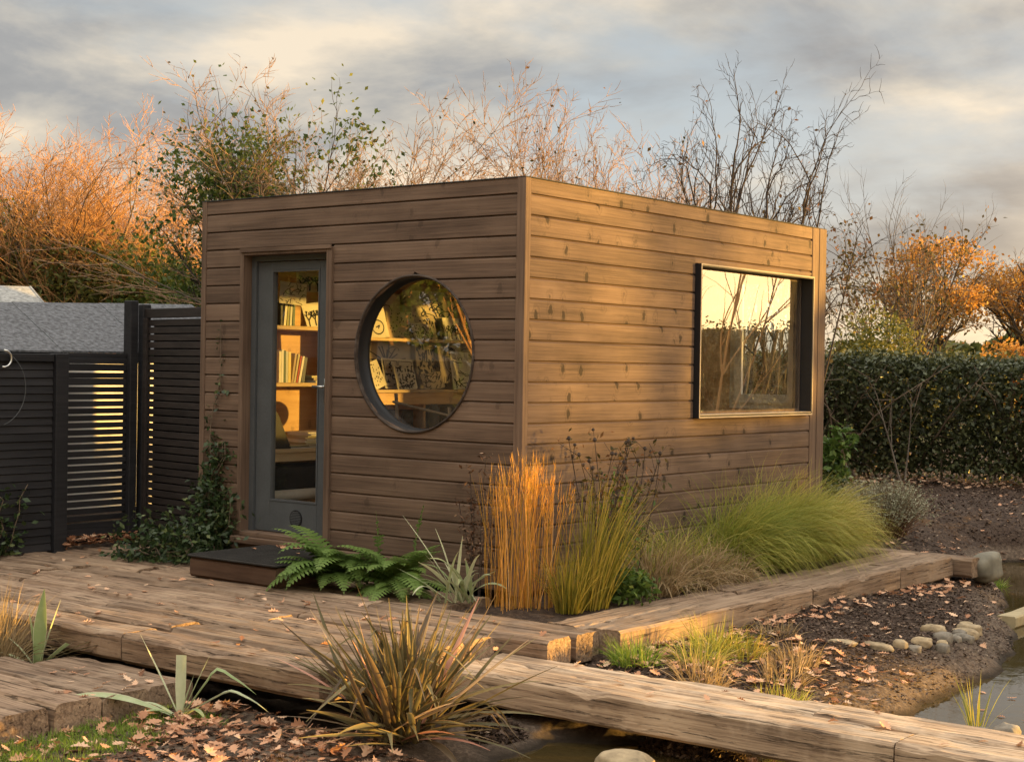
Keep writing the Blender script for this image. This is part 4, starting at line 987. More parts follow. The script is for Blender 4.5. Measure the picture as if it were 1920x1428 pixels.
for i, (u, D, rz, rx, mat, lab) in enumerate([(-20, 20.2, 1.8, 1.25, 'leaf_olive', 'olive green bush above the pale shed roof'), (85, 20.2, 1.7, 1.1, 'leaf_olive', 'mid green bush behind the long dark felt roof'), (175, 20, 1.72, .95, 'leaf_olive', 'yellowing bush behind the felt roof near the gate post'), (262, 20.2, 1.8, .95, 'leaf_olive', 'olive bush with gold tints above the slatted screen'), (335, 19.4, 1.85, .95, 'leaf_green', 'dense green bush beside the cabin corner lamp')]):
    c = at(u, D); shrub('leafy_bush', lab, 'bush', (c[0], c[1], rz+.1), (rx, rx, rz), 9000, .075, mat, 'bushes behind the sheds', 10+i, 0, 'bark', 12, nl=22, lump=.55)
R = random.Random(7)
tree('leafy_tree', 'sparse leafy tree with dark red and green leaves behind the cabin left end', 'tree', stems(at(455, 17.2), 7, 3.75, .045, .26, R), SPF, 'barkdark', None, 31, None, dict(n=13000, size=.062, mat='leaf_green', spread=.13, zmax=3.9, soft=.2), top=4.3, wid=1.15)
c = at(460, 17.6); shrub('dark_bush', 'dark green bush low behind the leafy tree', 'bush', (c[0], c[1], 1.7), (.95, .7, 1.6), 7000, .07, 'leaf_green', None, 44, 0, nl=16, lump=.5)
GB = 'bare shrubs rising behind the cabin roof'
for i, (u, D, top, wd_, n, sp, mat, leaf, lab) in enumerate([
    (655, 17, 4.45, 1.35, 9, .40, 'barkpink', 700, 'fan shaped bare shrub rising behind the middle of the front wall'),
    (765, 17.5, 3.45, 1.2, 4, .42, 'barkpink', 200, 'leaning bare shrub left of the cabin front corner'),
    (570, 16.6, 3.75, 1., 3, .5, 'bark', 300, 'thin arching shrub between the leafy tree and the fan shrub'),
    (905, 19, 3.55, 1.3, 5, .4, 'barkorange', 0, 'low orange twigs just above the roof by the corner'),
    (1095, 18, 4.55, .8, 5, .25, 'barkpink', 260, 'upright bare shrub right of the front corner post'),
    (1205, 18.4, 4.1, 1.0, 8, .26, 'barkpink', 150, 'dense pinkish twig bush above the side wall')]):
    R = random.Random(300+i)
    tree('bare_shrub', lab, 'shrub', stems(at(u, D), n, top*.98, .034, sp, R), SP, 'barkgrey' if mat != 'bark' else 'barkdark', GB, 400+i, mat, dict(n=leaf, size=.045, mat='leaf_brown', spread=.03) if leaf else None, top=top, wid=wd_)
for i, (u, D, top, n, sp, lab) in enumerate([
    (1285, 16.5, 3.6, 5, .30, 'dark twisted bare shrub above the left side of the big window'),
    (1385, 16, 4.65, 5, .22, 'tallest dark twisted bare tree above the side wall'),
    (1440, 16.2, 3.75, 5, .26, 'dark twisted bare shrub above the right end of the side wall'),
    (1478, 14.8, 3.0, 3, .06, 'dark curling branches poking out past the cabin back corner')]):
    R = random.Random(500+i)
    tree('twisted_shrub', lab, 'shrub', stems(at(u, D), n, top, .038 if i < 3 else .022, sp, R, (.13, .10) if i == 3 else (0, 0)), SPD if i < 3 else SPTOP, 'barkdark', 'dark twisted shrubs behind the cabin', 600+i, 'barkdark', dict(n=110, size=.05, mat='leaf_brown', spread=.02), top=top, wid=.68 if i < 3 else 1.)
# oaks far right
R = random.Random(9)
def oak(u, D, cz, rx, rz, lab, seed, n=7500):
    c = at(u, D); Rn = random.Random(seed)
    t = tree('oak_tree', lab, 'tree', [((c[0], c[1], -.3), (0, 0, 1), 5, .15), ((c[0]-.3, c[1]-.2, -.3), (-.08, .03, 1), 5, .13)], SPOAK, 'barkdark', 'autumn oaks beyond the hedge', seed, 'bark', None, top=cz+rz*.96, wid=1.0)
    R2 = np.random.RandomState(seed); nl = 70; q = R2.normal(size=(nl, 3)); q /= np.linalg.norm(q, axis=1)[:, None]
    cen = np.array([c[0], c[1], cz])+q*np.array([rx, rx, rz])*(R2.uniform(.25, 1., nl)**.5)[:, None]
    cen[:, 2] = np.maximum(cen[:, 2], cz-rz*.75)
    w_ = R2.normal(size=(n, 3))*.20; leaf_cloud('leaves', cen[R2.randint(0, nl, n)]+w_*np.array([1.2, 1.2, .8]), .115, 'leaf_autumn', t, .6, .1)
oak(1752, 45, 3.95, 1.65, 1.45, 'orange leaved oak in the field beyond the hedge', 701)
oak(1935, 46, 3.7, 1.6, 1.35, 'golden oak cut by the right edge beyond the hedge', 702)
R = random.Random(19)
tree('bare_tree', 'tall thin bare tree standing just left of the orange oak', 'tree', stems(at(1700, 30), 6, 4.6, .03, .16, R), SPF, 'barkdark', None, 77, 'barkgrey', dict(n=500, size=.08, mat='leaf_brown', spread=.08, zmax=3.2), top=5.3)
for i, (u, D, top, lab) in enumerate([(1655, 29, 3.7, 'thin brown leaved tree left of the tall bare one')]):
    R = random.Random(810+i)
    tree('thin_tree', lab, 'tree', stems(at(u, D), 5, top, .03, .3, R), SPF, 'barkgrey', None, 88+i, 'barkgrey', dict(n=1300, size=.085, mat='leaf_brown', spread=.1), top=top+.5, wid=1.2)
c = at(1620, 23); shrub('leafy_bush', 'olive green bush rising over the hedge beside the cabin', 'bush', (c[0], c[1], 1.35), (1.0, 1.0, 1.35), 9000, .07, 'leaf_olive', None, 61, 0, nl=20, lump=.5)
c = at(1700, 24); shrub('leafy_bush', 'smaller olive bush behind the hedge left of the oak trunk', 'bush', (c[0], c[1], 1.05), (.8, .8, 1.1), 5000, .07, 'leaf_olive', None, 62, 0, nl=14, lump=.5)
c = at(1890, 40); shrub('field_bush', 'orange tinted bush below the golden oak', 'bush', (c[0], c[1], 1.2), (1.5, 1.3, 1.2), 5000, .12, 'leaf_autumn', None, 63, 0, nl=14, lump=.5)
c = at(1790, 38); shrub('field_bush', 'low grey green bush beyond the hedge right of the oak', 'bush', (c[0], c[1], .9), (2.0, 1.3, 1.0), 5000, .11, 'leaf_olive', None, 64, 0, nl=14, lump=.5)
c = at(1690, 42); shrub('field_bush', 'rusty bush behind the oak trunk', 'bush', (c[0], c[1], 1.1), (1.7, 1.3, 1.2), 4000, .12, 'leaf_autumn', None, 65, 0, nl=14, lump=.5)
# distant treeline as one mass
n = 26000; x = NR.uniform(-150, 120, n); yb = 150+NR.uniform(-4, 4, n)
hh = (2.4+1.6*np.sin(x*.09)+1.2*np.sin(x*.23+1)+.8*np.sin(x*.61))*NR.uniform(0, 1, n)**.7
dt = leaf_cloud('distant_treeline', np.stack([x, yb, np.maximum(.1, hh)], 1), 1.5, 'leaf_olive', None, .7, .1); dt['kind'] = 'stuff'
# ------------------------------------------------------------------ the clipped hedge
def hedge(name, label, path, top, n, lsize, width=1.1, mat='leaf_hedge', nstem=60, seed=0, inner=True):
    R = np.random.RandomState(seed); t = thing(name, label, 'hedge')
    P = np.array(path, float); seg = np.linalg.norm(P[1:]-P[:-1], axis=1); cum = np.concatenate([[0], np.cumsum(seg)])
    def loc(s): i = np.clip(np.searchsorted(cum, s)-1, 0, len(seg)-1); f = ((s-cum[i])/seg[i])[:, None]; d = (P[i+1]-P[i])/seg[i][:, None]; return P[i]+(P[i+1]-P[i])*f, np.stack([-d[:, 1], d[:, 0]], 1)
    def tp(s): return np.interp(s/cum[-1], np.linspace(0, 1, len(top)), top)
    s = R.uniform(0, cum[-1], n); q, nn = loc(s); u = R.uniform(0, 1, n); w2 = width/2
    face = R.random_sample(n); zt = tp(s)
    wl = vnoise(np.stack([s, u*2, s*0], 1), 1.3, seed, 3)
    z = np.where(face < .68, zt*(.03+.97*u**.85), zt*(1+R.normal(0, .025, n)))
    off = np.where(face < .40, -w2, np.where(face < .68, w2, R.uniform(-w2, w2, n)))
    off = off*(1+.22*wl)+R.normal(0, .06, n); z = z+R.normal(0, .035, n)+wl*.11
    bulge = np.clip((z-.25*zt)/(.5*zt), .0, 1); off = off*(.62+.38*bulge)
    pos = np.stack([q[:, 0]+nn[:, 0]*off, q[:, 1]+nn[:, 1]*off, z], 1)
    leaf_cloud('foliage', pos, lsize, mat, t, .6, .2)
    m = n//9; s = R.uniform(0, cum[-1], m); q, nn = loc(s); off = R.uniform(-w2, w2, m)*.9
    pos = np.stack([q[:, 0]+nn[:, 0]*off, q[:, 1]+nn[:, 1]*off, tp(s)*(.97+np.abs(R.normal(0, .06, m)))+vnoise(np.stack([s, s*0, s*0], 1), 1.3, seed, 3)*.12], 1)
    leaf_cloud('top_growth', pos, lsize, 'leaf_hedgetop', t, .6, .2)
    if inner:
        m = n//3; s = R.uniform(0, cum[-1], m); q, nn = loc(s); off = R.uniform(-w2, w2, m)*.55
        pos = np.stack([q[:, 0]+nn[:, 0]*off, q[:, 1]+nn[:, 1]*off, tp(s)*R.uniform(.1, .96, m)], 1)
        leaf_cloud('inner_leaves', pos, lsize*1.5, 'leaf_hedge', t, .8, .1)
    sg = []
    for k in range(nstem):
        s0 = np.array([R.uniform(0, cum[-1])]); q0, n0 = loc(s0); h = float(tp(s0)[0]); o = R.uniform(-.3, .3)*width
        p = np.array([q0[0, 0]+n0[0, 0]*o, q0[0, 1]+n0[0, 1]*o, -.03]); d = np.array([R.normal()*.3, R.normal()*.3, 1.])
        for j in range(7):
            p2 = p+d*h/7; sg.append((*p, *p2, .018*(1-j*.11), .018*(1-(j+1)*.11), 0))
            if j > 0:
                for _ in range(2): e = R.normal(size=3)*.16; sg.append((*p, *(p+e), .007, .003, 1))
            p = p2; d = d+np.array([R.normal()*.18, R.normal()*.18, 0])
    segmesh('stems', np.array(sg), 'bark', t, 5)
    return t
hedge('clipped_hedge', 'dark clipped hedge across the back right of the garden', [(-7.6, 8.9), (-2.6, 11.2), (-.4, 12.2), (4, 13.6), (8.6, 14.6)], [1.50, 1.53, 1.54, 1.58, 1.9, 2.0], 80000, .062, 1.2, nstem=150, seed=3)
hedge('boundary_hedge', 'hedge along the right hand side of the pond garden', [(9.8, 14.4), (10.2, 11.4), (10.3, 7.5)], [2.1, 2.08, 1.98, 1.8, 1.62, 1.48], 15000, .09, 1.1, nstem=12, seed=5)
c = at(1570, 14.2); shrub('laurel_shoot', 'bright green leafy shoots growing beside the cabin back corner', 'shrub', (c[0]-.02, c[1], .55), (.16, .16, .55), 520, .085, 'leaf_bright', None, 71, 0, nl=10, lump=.8, nstem=6)
c = at(1563, 14.0); shrub('dark_shrub', 'dark green shrub at the foot of the cabin back corner', 'shrub', (c[0], c[1], .22), (.24, .2, .3), 1300, .05, 'leaf_vine', None, 72, 0, nl=10, lump=.7, nstem=6)
R = random.Random(3); c = at(1702, 16.6)
tree('sapling', 'thin pale sapling stem in front of the hedge', 'sapling', [((c[0], c[1], 0), (-.22, -.16, 1), 1.35, .014), ((c[0]-.02, c[1], .25), (.15, .1, 1), 1.0, .010)], SPSAP, 'barkgrey', None, 5, 'barkgrey', top=1.35, wid=.7)
# trees outside the picture that the windows mirror and that filter the low sun
for i, (c, top, n, lab) in enumerate([((3.98, 9.1, 0), 5.2, 4, 'bare many stemmed tree in front of the back hedge')]):
    R = random.Random(900+i); tree('bare_tree', lab, 'tree', stems(c, n, top, .024, .42, R), SPF, 'barkorange', None, 900+i, 'barkorange', top=top)
R = random.Random(33)
tree('bare_tree', 'bare tree standing beyond the right boundary hedge', 'tree', stems((20.0, 16.6, 0), 5, 3.3, .05, .35, R, (0, .0)), SP, 'bark', None, 933, 'bark', dict(n=800, size=.10, mat='leaf_brown', spread=.10), top=5.3)
shrub('unseen_shade_evergreen', 'narrow unseen evergreen added to shade the rear window', 'shrub', (10.9, 12.8, 1.85), (.42, .42, 1.9), 7000, .10, 'leaf_green', None, 95, 0, nl=16, lump=.8, nstem=1)  # out of view, added to keep the sun off the rear window
c = (-6.6, -5.2, 0)
shrub('garden_tree', 'tall yellow green shrub at the left of the front garden', 'shrub', (c[0], c[1], 2.6), (1.8, 1.8, 2.0), 15000, .10, 'leaf_bright', None, 91, 0, nl=26, lump=.4, stem='barkorange', nstem=24)
R = random.Random(41); tree('bare_tree', 'sunlit bare tree at the left of the front garden', 'tree', stems((-5.2, -6.6, 0), 6, 5.0, .032, .5, R), SPF, 'barkorange', None, 941, 'barkorange', top=5.5)
hedge('unseen_conifer_hedge', 'tall unseen conifer hedge added to dim the front wall', [(-13, -1.5), (-8.5, -6.5), (-3, -10.2), (2.2, -12.2)], [4.6, 4.8, 4.7, 4.6], 26000, .17, 1.6, 'leaf_bright', 20, seed=8)  # added out of view to cut skylight on the front wall
# ------------------------------------------------------------------ planting bed by the cabin
def gblades(name, label, cat, c, n, L, width, spread, bend, mat, lean=(0, 0), rad=.1, segs=5, group=None, Lvar=.25, wav=.03, wind=(0, 0), part='blades'):
    t = thing(name, label, cat, group, (0, 0, 0))
    a = NR.uniform(0, 2*pi, n); rr_ = rad*np.sqrt(NR.uniform(0, 1, n)); b = np.stack([c[0]+rr_*np.cos(a), c[1]+rr_*np.sin(a), np.full(n, c[2])], 1)
    s_ = spread*np.abs(NR.normal(0, 1, n)).clip(0, 2.2); a2 = a+NR.normal(0, .5, n)
    d = np.stack([np.cos(a2)*s_+lean[0], np.sin(a2)*s_+lean[1], np.ones(n)], 1)
    blades(part, b, d, L*(1+Lvar*NR.uniform(-1.3, .6, n)), width, bend*(.5+NR.uniform(0, 1, n)), mat, t, segs, None, 1, wav, .15, wind)
    return t
# golden feather reed grass on the corner
t = thing('feather_reed_grass', 'golden upright feather grass standing at the cabin front corner', 'ornamental grass')
def goldclump(cx, cy, n, L, sx, sy, t):
    b = np.stack([cx+NR.normal(0, sx, n), cy+NR.normal(0, sy, n), np.full(n, -.02)], 1)
    d = np.stack([NR.normal(0, .07, n)+.02, NR.normal(0, .07, n), np.ones(n)], 1)
    Ls = L*(1-.36*NR.beta(1.3, 2.2, n)); blades('stalks', b, d, Ls, .0048, .22, 'gold', t, 7, None, 1, .028, .5)
    # feathery heads
    d2 = d/np.linalg.norm(d, axis=1)[:, None]; k = 14
    hb = np.repeat(b+d2*(Ls*.76)[:, None], k, 0)+np.repeat(d2, k, 0)*NR.uniform(0, .20, n*k)[:, None]
    hd = np.repeat(d2, k, 0)+NR.normal(0, .16, (n*k, 3))
    keep = np.repeat(NR.random_sample(n) < .55, k)
    blades('feather_heads', hb[keep], hd[keep], NR.uniform(.03, .06, keep.sum()), .0035, .2, 'gold', t, 2, None, 1, .05, .2)
goldclump(.08, -.31, 34, .84, .02, .04, t); goldclump(.24, -.27, 95, .95, .045, .07, t); goldclump(.36, -.22, 30, .80, .03, .05, t)
gblades('olive_grass', 'olive and gold grass clump right of the feather grass', 'ornamental grass', (.52, .03, -.02), 230, .74, .007, .16, .9, 'goldgreen', (.12, .04), .10, 6)
gblades('olive_grass', 'short dark tuft at the foot of the feather grass', 'ornamental grass', (.50, -.18, -.02), 200, .40, .007, .25, .9, 'goldgreen', (.05, -.05), .08, 5)
shrub('green_perennial', 'fresh green leafy clump at the foot of the olive grass', 'plant', (.62, .25, .08), (.14, .16, .12), 420, .05, 'leaf_bright', None, 73, -.02, nl=10, lump=.9, nstem=0)
# dried seed heads
t = thing('seedhead_plant', 'wiry plant with black round seed heads against the side wall', 'plant')
sg = []; R = random.Random(12); heads = MB(); lv = []
for i in range(26):
    x, y = .38+R.gauss(0, .05), .42+R.gauss(0, .12); p = Vector((x, y, -.02)); d = Vector((R.gauss(0, .12), R.gauss(.02, .22), 1)).normalized(); L = R.uniform(.62, 1.0)
    for j in range(8):
        p2 = p+d*L/8; sg.append((*p, *p2, .003, .0025, 0)); d = (d+Vector((R.gauss(0, .06), R.gauss(0, .06), .02))).normalized()
        if j > 2 and R.random() < .45:
            e = (d+Vector((R.gauss(0, .5), R.gauss(0, .6), .1))).normalized(); q = p2+e*R.uniform(.06, .16); sg.append((*p2, *q, .002, .0015, 0)); lv.append(q)
            if R.random() < .35: heads.tube([q, q+Vector((0, 0, .008)), q+Vector((0, 0, .018))], [.006, .011, .005], 6)
        if j > 1: lv.append(p2)
        p = p2
    heads.tube([p-Vector((0, 0, .004)), p+Vector((0, 0, .008)), p+Vector((0, 0, .022))], [.006, .014, .007], 6)
segmesh('stems', np.array(sg), 'barkdark', t, 4); heads.build('seed_heads', 'barkdark', t)['kind'] = 'stuff'
lvP = np.array([tuple(v) for v in lv]); leaf_cloud('leaves', np.repeat(lvP, 3, 0)+NR.normal(0, .03, (len(lvP)*3, 3)), .04, 'leaf_brown', t, .4)
leaf_cloud('leaves', np.array([.42, .45, .42])+NR.normal(size=(380, 3))*np.array([.06, .12, .16]), .045, 'leaf_bright', t, .35)
# dead stalks on the front wall side of the corner
t = thing('dried_stalks', 'dark dried flower stalks against the front wall near the corner', 'plant')
sg = []; R = random.Random(15); lv = []
for i in range(7):
    p = Vector((-.19+R.gauss(0, .04), -.17+R.gauss(0, .03), 0)); d = Vector((R.gauss(0, .06), R.gauss(0, .03), 1)).normalized(); L = R.uniform(.55, .86)
    for j in range(8):
        p2 = p+d*L/8; sg.append((*p, *p2, .0035, .003, 0)); d = (d+Vector((R.gauss(0, .05), R.gauss(0, .03), 0))).normalized(); p = p2
        if j > 1: lv += [p2]*9
segmesh('stems', np.array(sg), 'barkdark', t, 4); lvP = np.array([tuple(v) for v in lv]); leaf_cloud('dead_leaves', lvP+NR.normal(0, .022, lvP.shape), .035, 'litterdark', t, .4)
# mixed tufts
for i, (x, y, n, L, mat, sp, lab) in enumerate([(.52, .75, 420, .42, 'dry', .5, 'dry brown tuft right of the fresh green clump'), (.34, .95, 420, .46, 'carex', .45, 'grey green tuft against the wall between dry tufts'), (.55, 1.15, 480, .40, 'dry', .55, 'matted dry grass tuft left of the big sedge'), (.30, 1.35, 300, .52, 'carex', .35, 'thin upright tuft behind the matted dry grass'), (.60, 1.5, 260, .30, 'dry', .6, 'small straw tuft at the left foot of the big sedge')]):
    gblades('grass_tuft', lab, 'grass tuft', (x, y, -.02), n, L, .007, sp, 1.9, mat, (.1, 0), .12, 6, 'mixed tufts in the planting bed', wav=.10)
# big sedge mound
t = thing('sedge_mound', 'big arching green gold sedge mound beneath the side window', 'ornamental grass')
for k, (y, n, L, mat, z) in enumerate([(1.95, 2400, .74, 'carex', 0), (2.55, 2400, .80, 'carex', 0), (3.15, 2200, .74, 'carex', 0)]):
    a = NR.uniform(0, 2*pi, n); r_ = .12*np.sqrt(NR.uniform(0, 1, n)); b = np.stack([.36+r_*np.cos(a), y+1.8*r_*np.sin(a), np.full(n, -.02)], 1)
    s_ = np.abs(NR.normal(0, .42, n)).clip(0, 1.3); a2 = NR.uniform(0, 2*pi, n)
    d = np.stack([np.cos(a2)*s_*.8+.16, np.sin(a2)*s_*1.15+.10, np.ones(n)], 1)
    v = np.clip(NR.beta(2, 2, n)*.7+.25*(k/2.)+.08, 0, 1)
    blades('blades', b, d, L*(1+.22*NR.uniform(-1.4, .6, n)), .0062, 2.3*(.55+NR.uniform(0, .8, n)), mat, t, 8, v, 1, .02, .2, (.12, .22))
# grey lavender like shrub
c = (.10, 4.95, 0)
t = thing('lavender_bush', 'grey green lavender bush beyond the sedge mound', 'bush')
n = 1500; a = NR.uniform(0, 2*pi, n); s_ = np.abs(NR.normal(0, .55, n)).clip(0, 1.4)
b = np.stack([c[0]+.22*np.cos(a)*NR.uniform(0, 1, n), c[1]+.34*np.sin(a)*NR.uniform(0, 1, n), np.full(n, .0)], 1)
d = np.stack([np.cos(a)*s_, np.sin(a)*s_*1.1, np.ones(n)], 1); L = .46*(1+.3*NR.uniform(-1, .5, n))
blades('twigs', b, d, L, .005, .35, 'litterdark', t, 4, None, 1, .05)
d1 = d/np.linalg.norm(d, axis=1)[:, None]; k = 7; P = np.repeat(b, k, 0)+np.repeat(d1*L[:, None], k, 0)*NR.uniform(.55, 1.0, n*k)[:, None]+NR.normal(0, .014, (n*k, 3)); P[:, 2] -= .02
leaf_cloud('leaves', P, .026, 'leaf_lav', t, .35)
# ------------------------------------------------------------------ ferns
def frond(parent, base, d, L, droop, R, mat='leaf_fern', wmax=.085):
    n = 20; P = Vector(base); d = Vector(d).normalized(); V = []; F = []; vv = []; st_ = L/n
    for i in range(n):
        t_ = i/n; P2 = P+d*st_; side = d.cross(Vector((0, 0, 1))).normalized(); up = side.cross(d).normalized()
        b = len(V); w_ = .0022*(1-t_*.7); V += [P-side*w_, P+side*w_, P2+side*w_, P2-side*w_]; F.append((b, b+1, b+2, b+3)); vv += [.3]*4
        if i > 2:
            pl = L*.24*(sin(pi*min(1, (t_+.06))**.75)**.8)*(1.05-.25*t_)+.004
            for sgn in (-1, 1):
                pd = (side*sgn+d*.42+up*.10+Vector((0, 0, -.06))).normalized(); pw = pd.cross(up).normalized(); m_ = 6; sh = R.uniform(-.06, .06)
                q = P+d*st_*.3; lastb = None
                for j in range(m_+1):
                    f = j/m_; c_ = q+pd*pl*f+Vector((0, 0, -pl*.22*f*f)); ww = st_*.62*(1-f)**.55*(1.0 if j % 2 == 0 else .52)
                    V += [c_-pw*ww+d*ww*.15, c_+pw*ww+d*ww*.15]; vv += [.45+sh+.3*t_]*2
                    if j: b2 = len(V)-4; F.append((b2, b2+1, b2+3, b2+2))
        P = P2; d = (d+Vector((0, 0, -droop*(.5+t_)/n))+Vector((R.gauss(0, .02), R.gauss(0, .02), 0))).normalized()
    return mesh('frond', V, F, mat, parent, attrs={'v': vv})
R = random.Random(21)
fern = thing('fern', 'large green fern growing on the deck right of the door step', 'fern')
fc = [(-1.10, -.42, .0), (-.64, -.38, 0.)]
for i in range(84):
    c = fc[i % 2]; a = R.uniform(-pi*1.02, pi*.04) if i % 3 else R.uniform(-pi, pi); el = R.uniform(.5, 2.2)
    L = R.uniform(.34, .60)*(1.05 if i % 2 == 0 else .95); dy = sin(a); 
    if dy > 0: a = -a*.3; L *= .8
    frond(fern, c, (cos(a), sin(a)*.9, el), L, R.uniform(1.3, 2.4), R)
frond(fern, (-.66, -.24, 0), (.04, -.02, 1), .60, .25, R); frond(fern, (-.95, -.22, 0), (-.10, 0, 1), .48, .5, R)
# ------------------------------------------------------------------ strap leaved plants
def arch(base, az, L, el, droop, n=6, kink=None):
    P = [Vector(base)]; d = Vector((cos(az)*cos(el), sin(az)*cos(el), sin(el)))
    for i in range(n):
        P.append(P[-1]+d*L/n); d = (d+Vector((0, 0, -droop/n*(.4+1.3*i/n)))).normalized()
        if kink and abs(i/n-kink[0]) < .5/n: d = (d+Vector((0, 0, -kink[1]))).normalized()
    return P
# camera-facing directions are given in world azimuth; right in the picture is about 38 degrees
RT = YAW; 
def img(ang): return RT+ang
a1 = thing('astelia', 'silver green strap leaved plant in front of the lower platform', 'plant')
B = (.10, -2.72, -.27)
for az, L, el, dr, w_, kink, tr in [(pi+.0, .44, 1.12, .0, .030, None, 0), (pi*.5, .30, 1.50, .0, .050, None, 1), (0.05, .33, 1.16, .05, .026, None, 0), (0.1, .50, .98, .55, .042, (.45, 1.1), 0), (-.1, .48, .62, .9, .050, (.42, .6), 0), (pi+.15, .52, .42, .62, .058, None, 0), (pi-.3, .30, .5, 1.2, .035, None, 0), (-.6, .20, .8, 2.6, .035, None, 0), (pi+.5, .24, .6, 1.8, .03, None, 0), (.3, .22, 1.3, .2, .035, None, 0)]:
    strap('leaf', arch(B, img(az), L, el, dr, 7, kink), w_, 'astelia', a1, .35, rr.uniform(-.5, .5), bool(tr))
a2 = thing('astelia', 'silvery sword leaved plant at the left end of the lower platform', 'plant')
B = (-1.24, -2.56, -.25)
for az, L, el, dr, w_, tr in [(.1, .44, 1.50, .0, .075, 0), (.15, .40, 1.28, .05, .045, 0), (pi, .32, 1.42, .0, .032, 0), (pi, .26, .95, .6, .03, 0), (-.2, .24, .75, .2, .055, 1), (pi-.2, .25, .55, .6, .025, 0)]:
    strap('leaf', arch(B, img(az), L, el, dr, 6), w_, 'astelia', a2, .35, rr.uniform(-.4, .4), bool(tr))
for az, L, el, dr in [(.05, .50, .42, .25), (-.08, .46, .35, .2), (.0, .42, .25, .1)]: strap('leaf', arch((-1.2, -2.62, -.2), img(az), L, el, dr, 6), .022, 'phorm', a2, .3, .3)
a3 = thing('astelia', 'grey green strap leaved plant between the fern and the golden grass', 'plant')
R = random.Random(8)
for i in range(26):
    az = R.uniform(0, 2*pi); el = R.uniform(.45, 1.35); B = (-.12+R.gauss(0, .05), -.42+R.gauss(0, .04), 0)
    if sin(az) > .3: az = -az
    strap('leaf', arch(B, az, R.uniform(.26, .50), el, R.uniform(.2, 1.9), 7), R.uniform(.018, .032), 'astelia', a3, .35, R.uniform(-.8, .8))
strap('leaf', arch((-.12, -.42, 0), img(pi+.1), .62, 1.0, .15, 7), .026, 'astelia', a3, .35, .3)
ph = thing('phormium', 'olive and bronze spiky flax clump in front of the deck', 'flax plant')
R = random.Random(17); B0 = Vector((1.10, -2.30, -.27))
for i in range(270):
    az = R.uniform(0, 2*pi); el = 1.45-abs(R.gauss(0, .45)) if i % 3 else R.uniform(.15, .9); el = max(.15, el); L = R.uniform(.42, .74)*(.88 if el > 1.1 else 1.02)
    b = B0+Vector((R.gauss(0, .055), R.gauss(0, .055), 0)); dr = R.uniform(.0, .5)+(.5 if el < .7 else 0)*R.random()
    kink = (R.uniform(.45, .75), R.uniform(.6, 1.5)) if R.random() < .18 else None
    m_ = R.choices(['phorm', 'phorm2', 'phorm3', 'phorm4'], [.68, .16, .13, .03])[0]
    strap('leaf', arch(b, az, L, el, dr, 7, kink), R.uniform(.016, .034), m_, ph, .45, R.uniform(-1.2, 1.2), seg=10)
# climber left of the door
def climber(name, label, pts, n, size, mat='leaf_vine', spread=.05, stemr=.004):
    t = thing(name, label, 'climbing plant'); sg = []; L = []
    for line in pts:
        P = [Vector(p) for p in line]
        for a, b in zip(P[:-1], P[1:]):
            for j in range(4):
                p = a+(b-a)*j/4; q = a+(b-a)*(j+1)/4; sg.append((*p, *q, stemr, stemr*.9, 0)); L.append(tuple(p))
    segmesh('stems', np.array(sg), 'bark', t, 4)['kind'] = 'stuff'
    L = np.array(L); wgt = np.exp(-L[:, 2]*1.6); wgt /= wgt.sum(); i = NR.choice(len(L), n, p=wgt)
    P = L[i]+NR.normal(size=(n, 3))*np.array([1., .55, 1.])*(spread*(.5+1.6*np.exp(-L[i, 2]*2.2)))[:, None]
    P[:, 1] = np.minimum(P[:, 1], -.004); P[:, 2] = np.maximum(P[:, 2], .02)
    leaf_cloud('leaves', P, size, mat, t, .5, .2); return t
R = random.Random(6); lines = []
for i in range(12):
    x = R.uniform(-2.93, -2.58); z = 0; l = [(x, -.12, 0)]
    top = R.choice((.45, .6, .8, 1.1, 1.6)) if i < 7 else .4
    while z < top: z += .12; x = min(-2.55, max(-2.98, x+R.gauss(0, .04))); l.append((x, -.02-.06*max(0, 1-z), z))
    lines.append(l)
for i in range(7):
    x, y = -2.85, -.25; l = [(x, y, .02)]
    for j in range(5): x += R.uniform(-.14, .12); y -= R.uniform(.0, .10); l.append((x, y, R.uniform(.04, .22)*(1-j/6)))
    lines.append(l)
climber('climbing_jasmine', 'dark leafy climber between the slatted screen and the door', lines, 3900, .046, spread=.06)
lines = []
for i in range(8):
    y = R.uniform(-1.5, -1.0); l = [(FX+.05, y, 0)]; z = 0; top = R.uniform(.3, .75)
    while z < top: z += .1; y += R.gauss(0, .05); l.append((FX+.06, y, z))
    lines.append(l)
t = thing('climbing_jasmine', 'leafy climber at the foot of the left fence panel', 'climbing plant'); sg = []; L = []
for l in lines:
    for a, b in zip(l[:-1], l[1:]): sg.append((*a, *b, .004, .004, 0)); L.append(a)
segmesh('stems', np.array(sg), 'bark', t, 4); L = np.array(L); i = NR.choice(len(L), 750, p=np.exp(-L[:, 2]*3)/np.exp(-L[:, 2]*3).sum()); P = L[i]+NR.normal(size=(750, 3))*np.array([.05, .07, .05]); P[:, 0] = np.maximum(P[:, 0], FX+.03); P[:, 2] = np.maximum(P[:, 2], .02)
leaf_cloud('leaves', P, .055, 'leaf_vine', t, .5, .2)
gblades('grass_clump', 'straw coloured grass clump at the left edge of the lower platform', 'ornamental grass', (-1.50, -2.66, -.27), 420, .46, .006, .55, 1.3, 'dry', (0, 0), .12, 6)
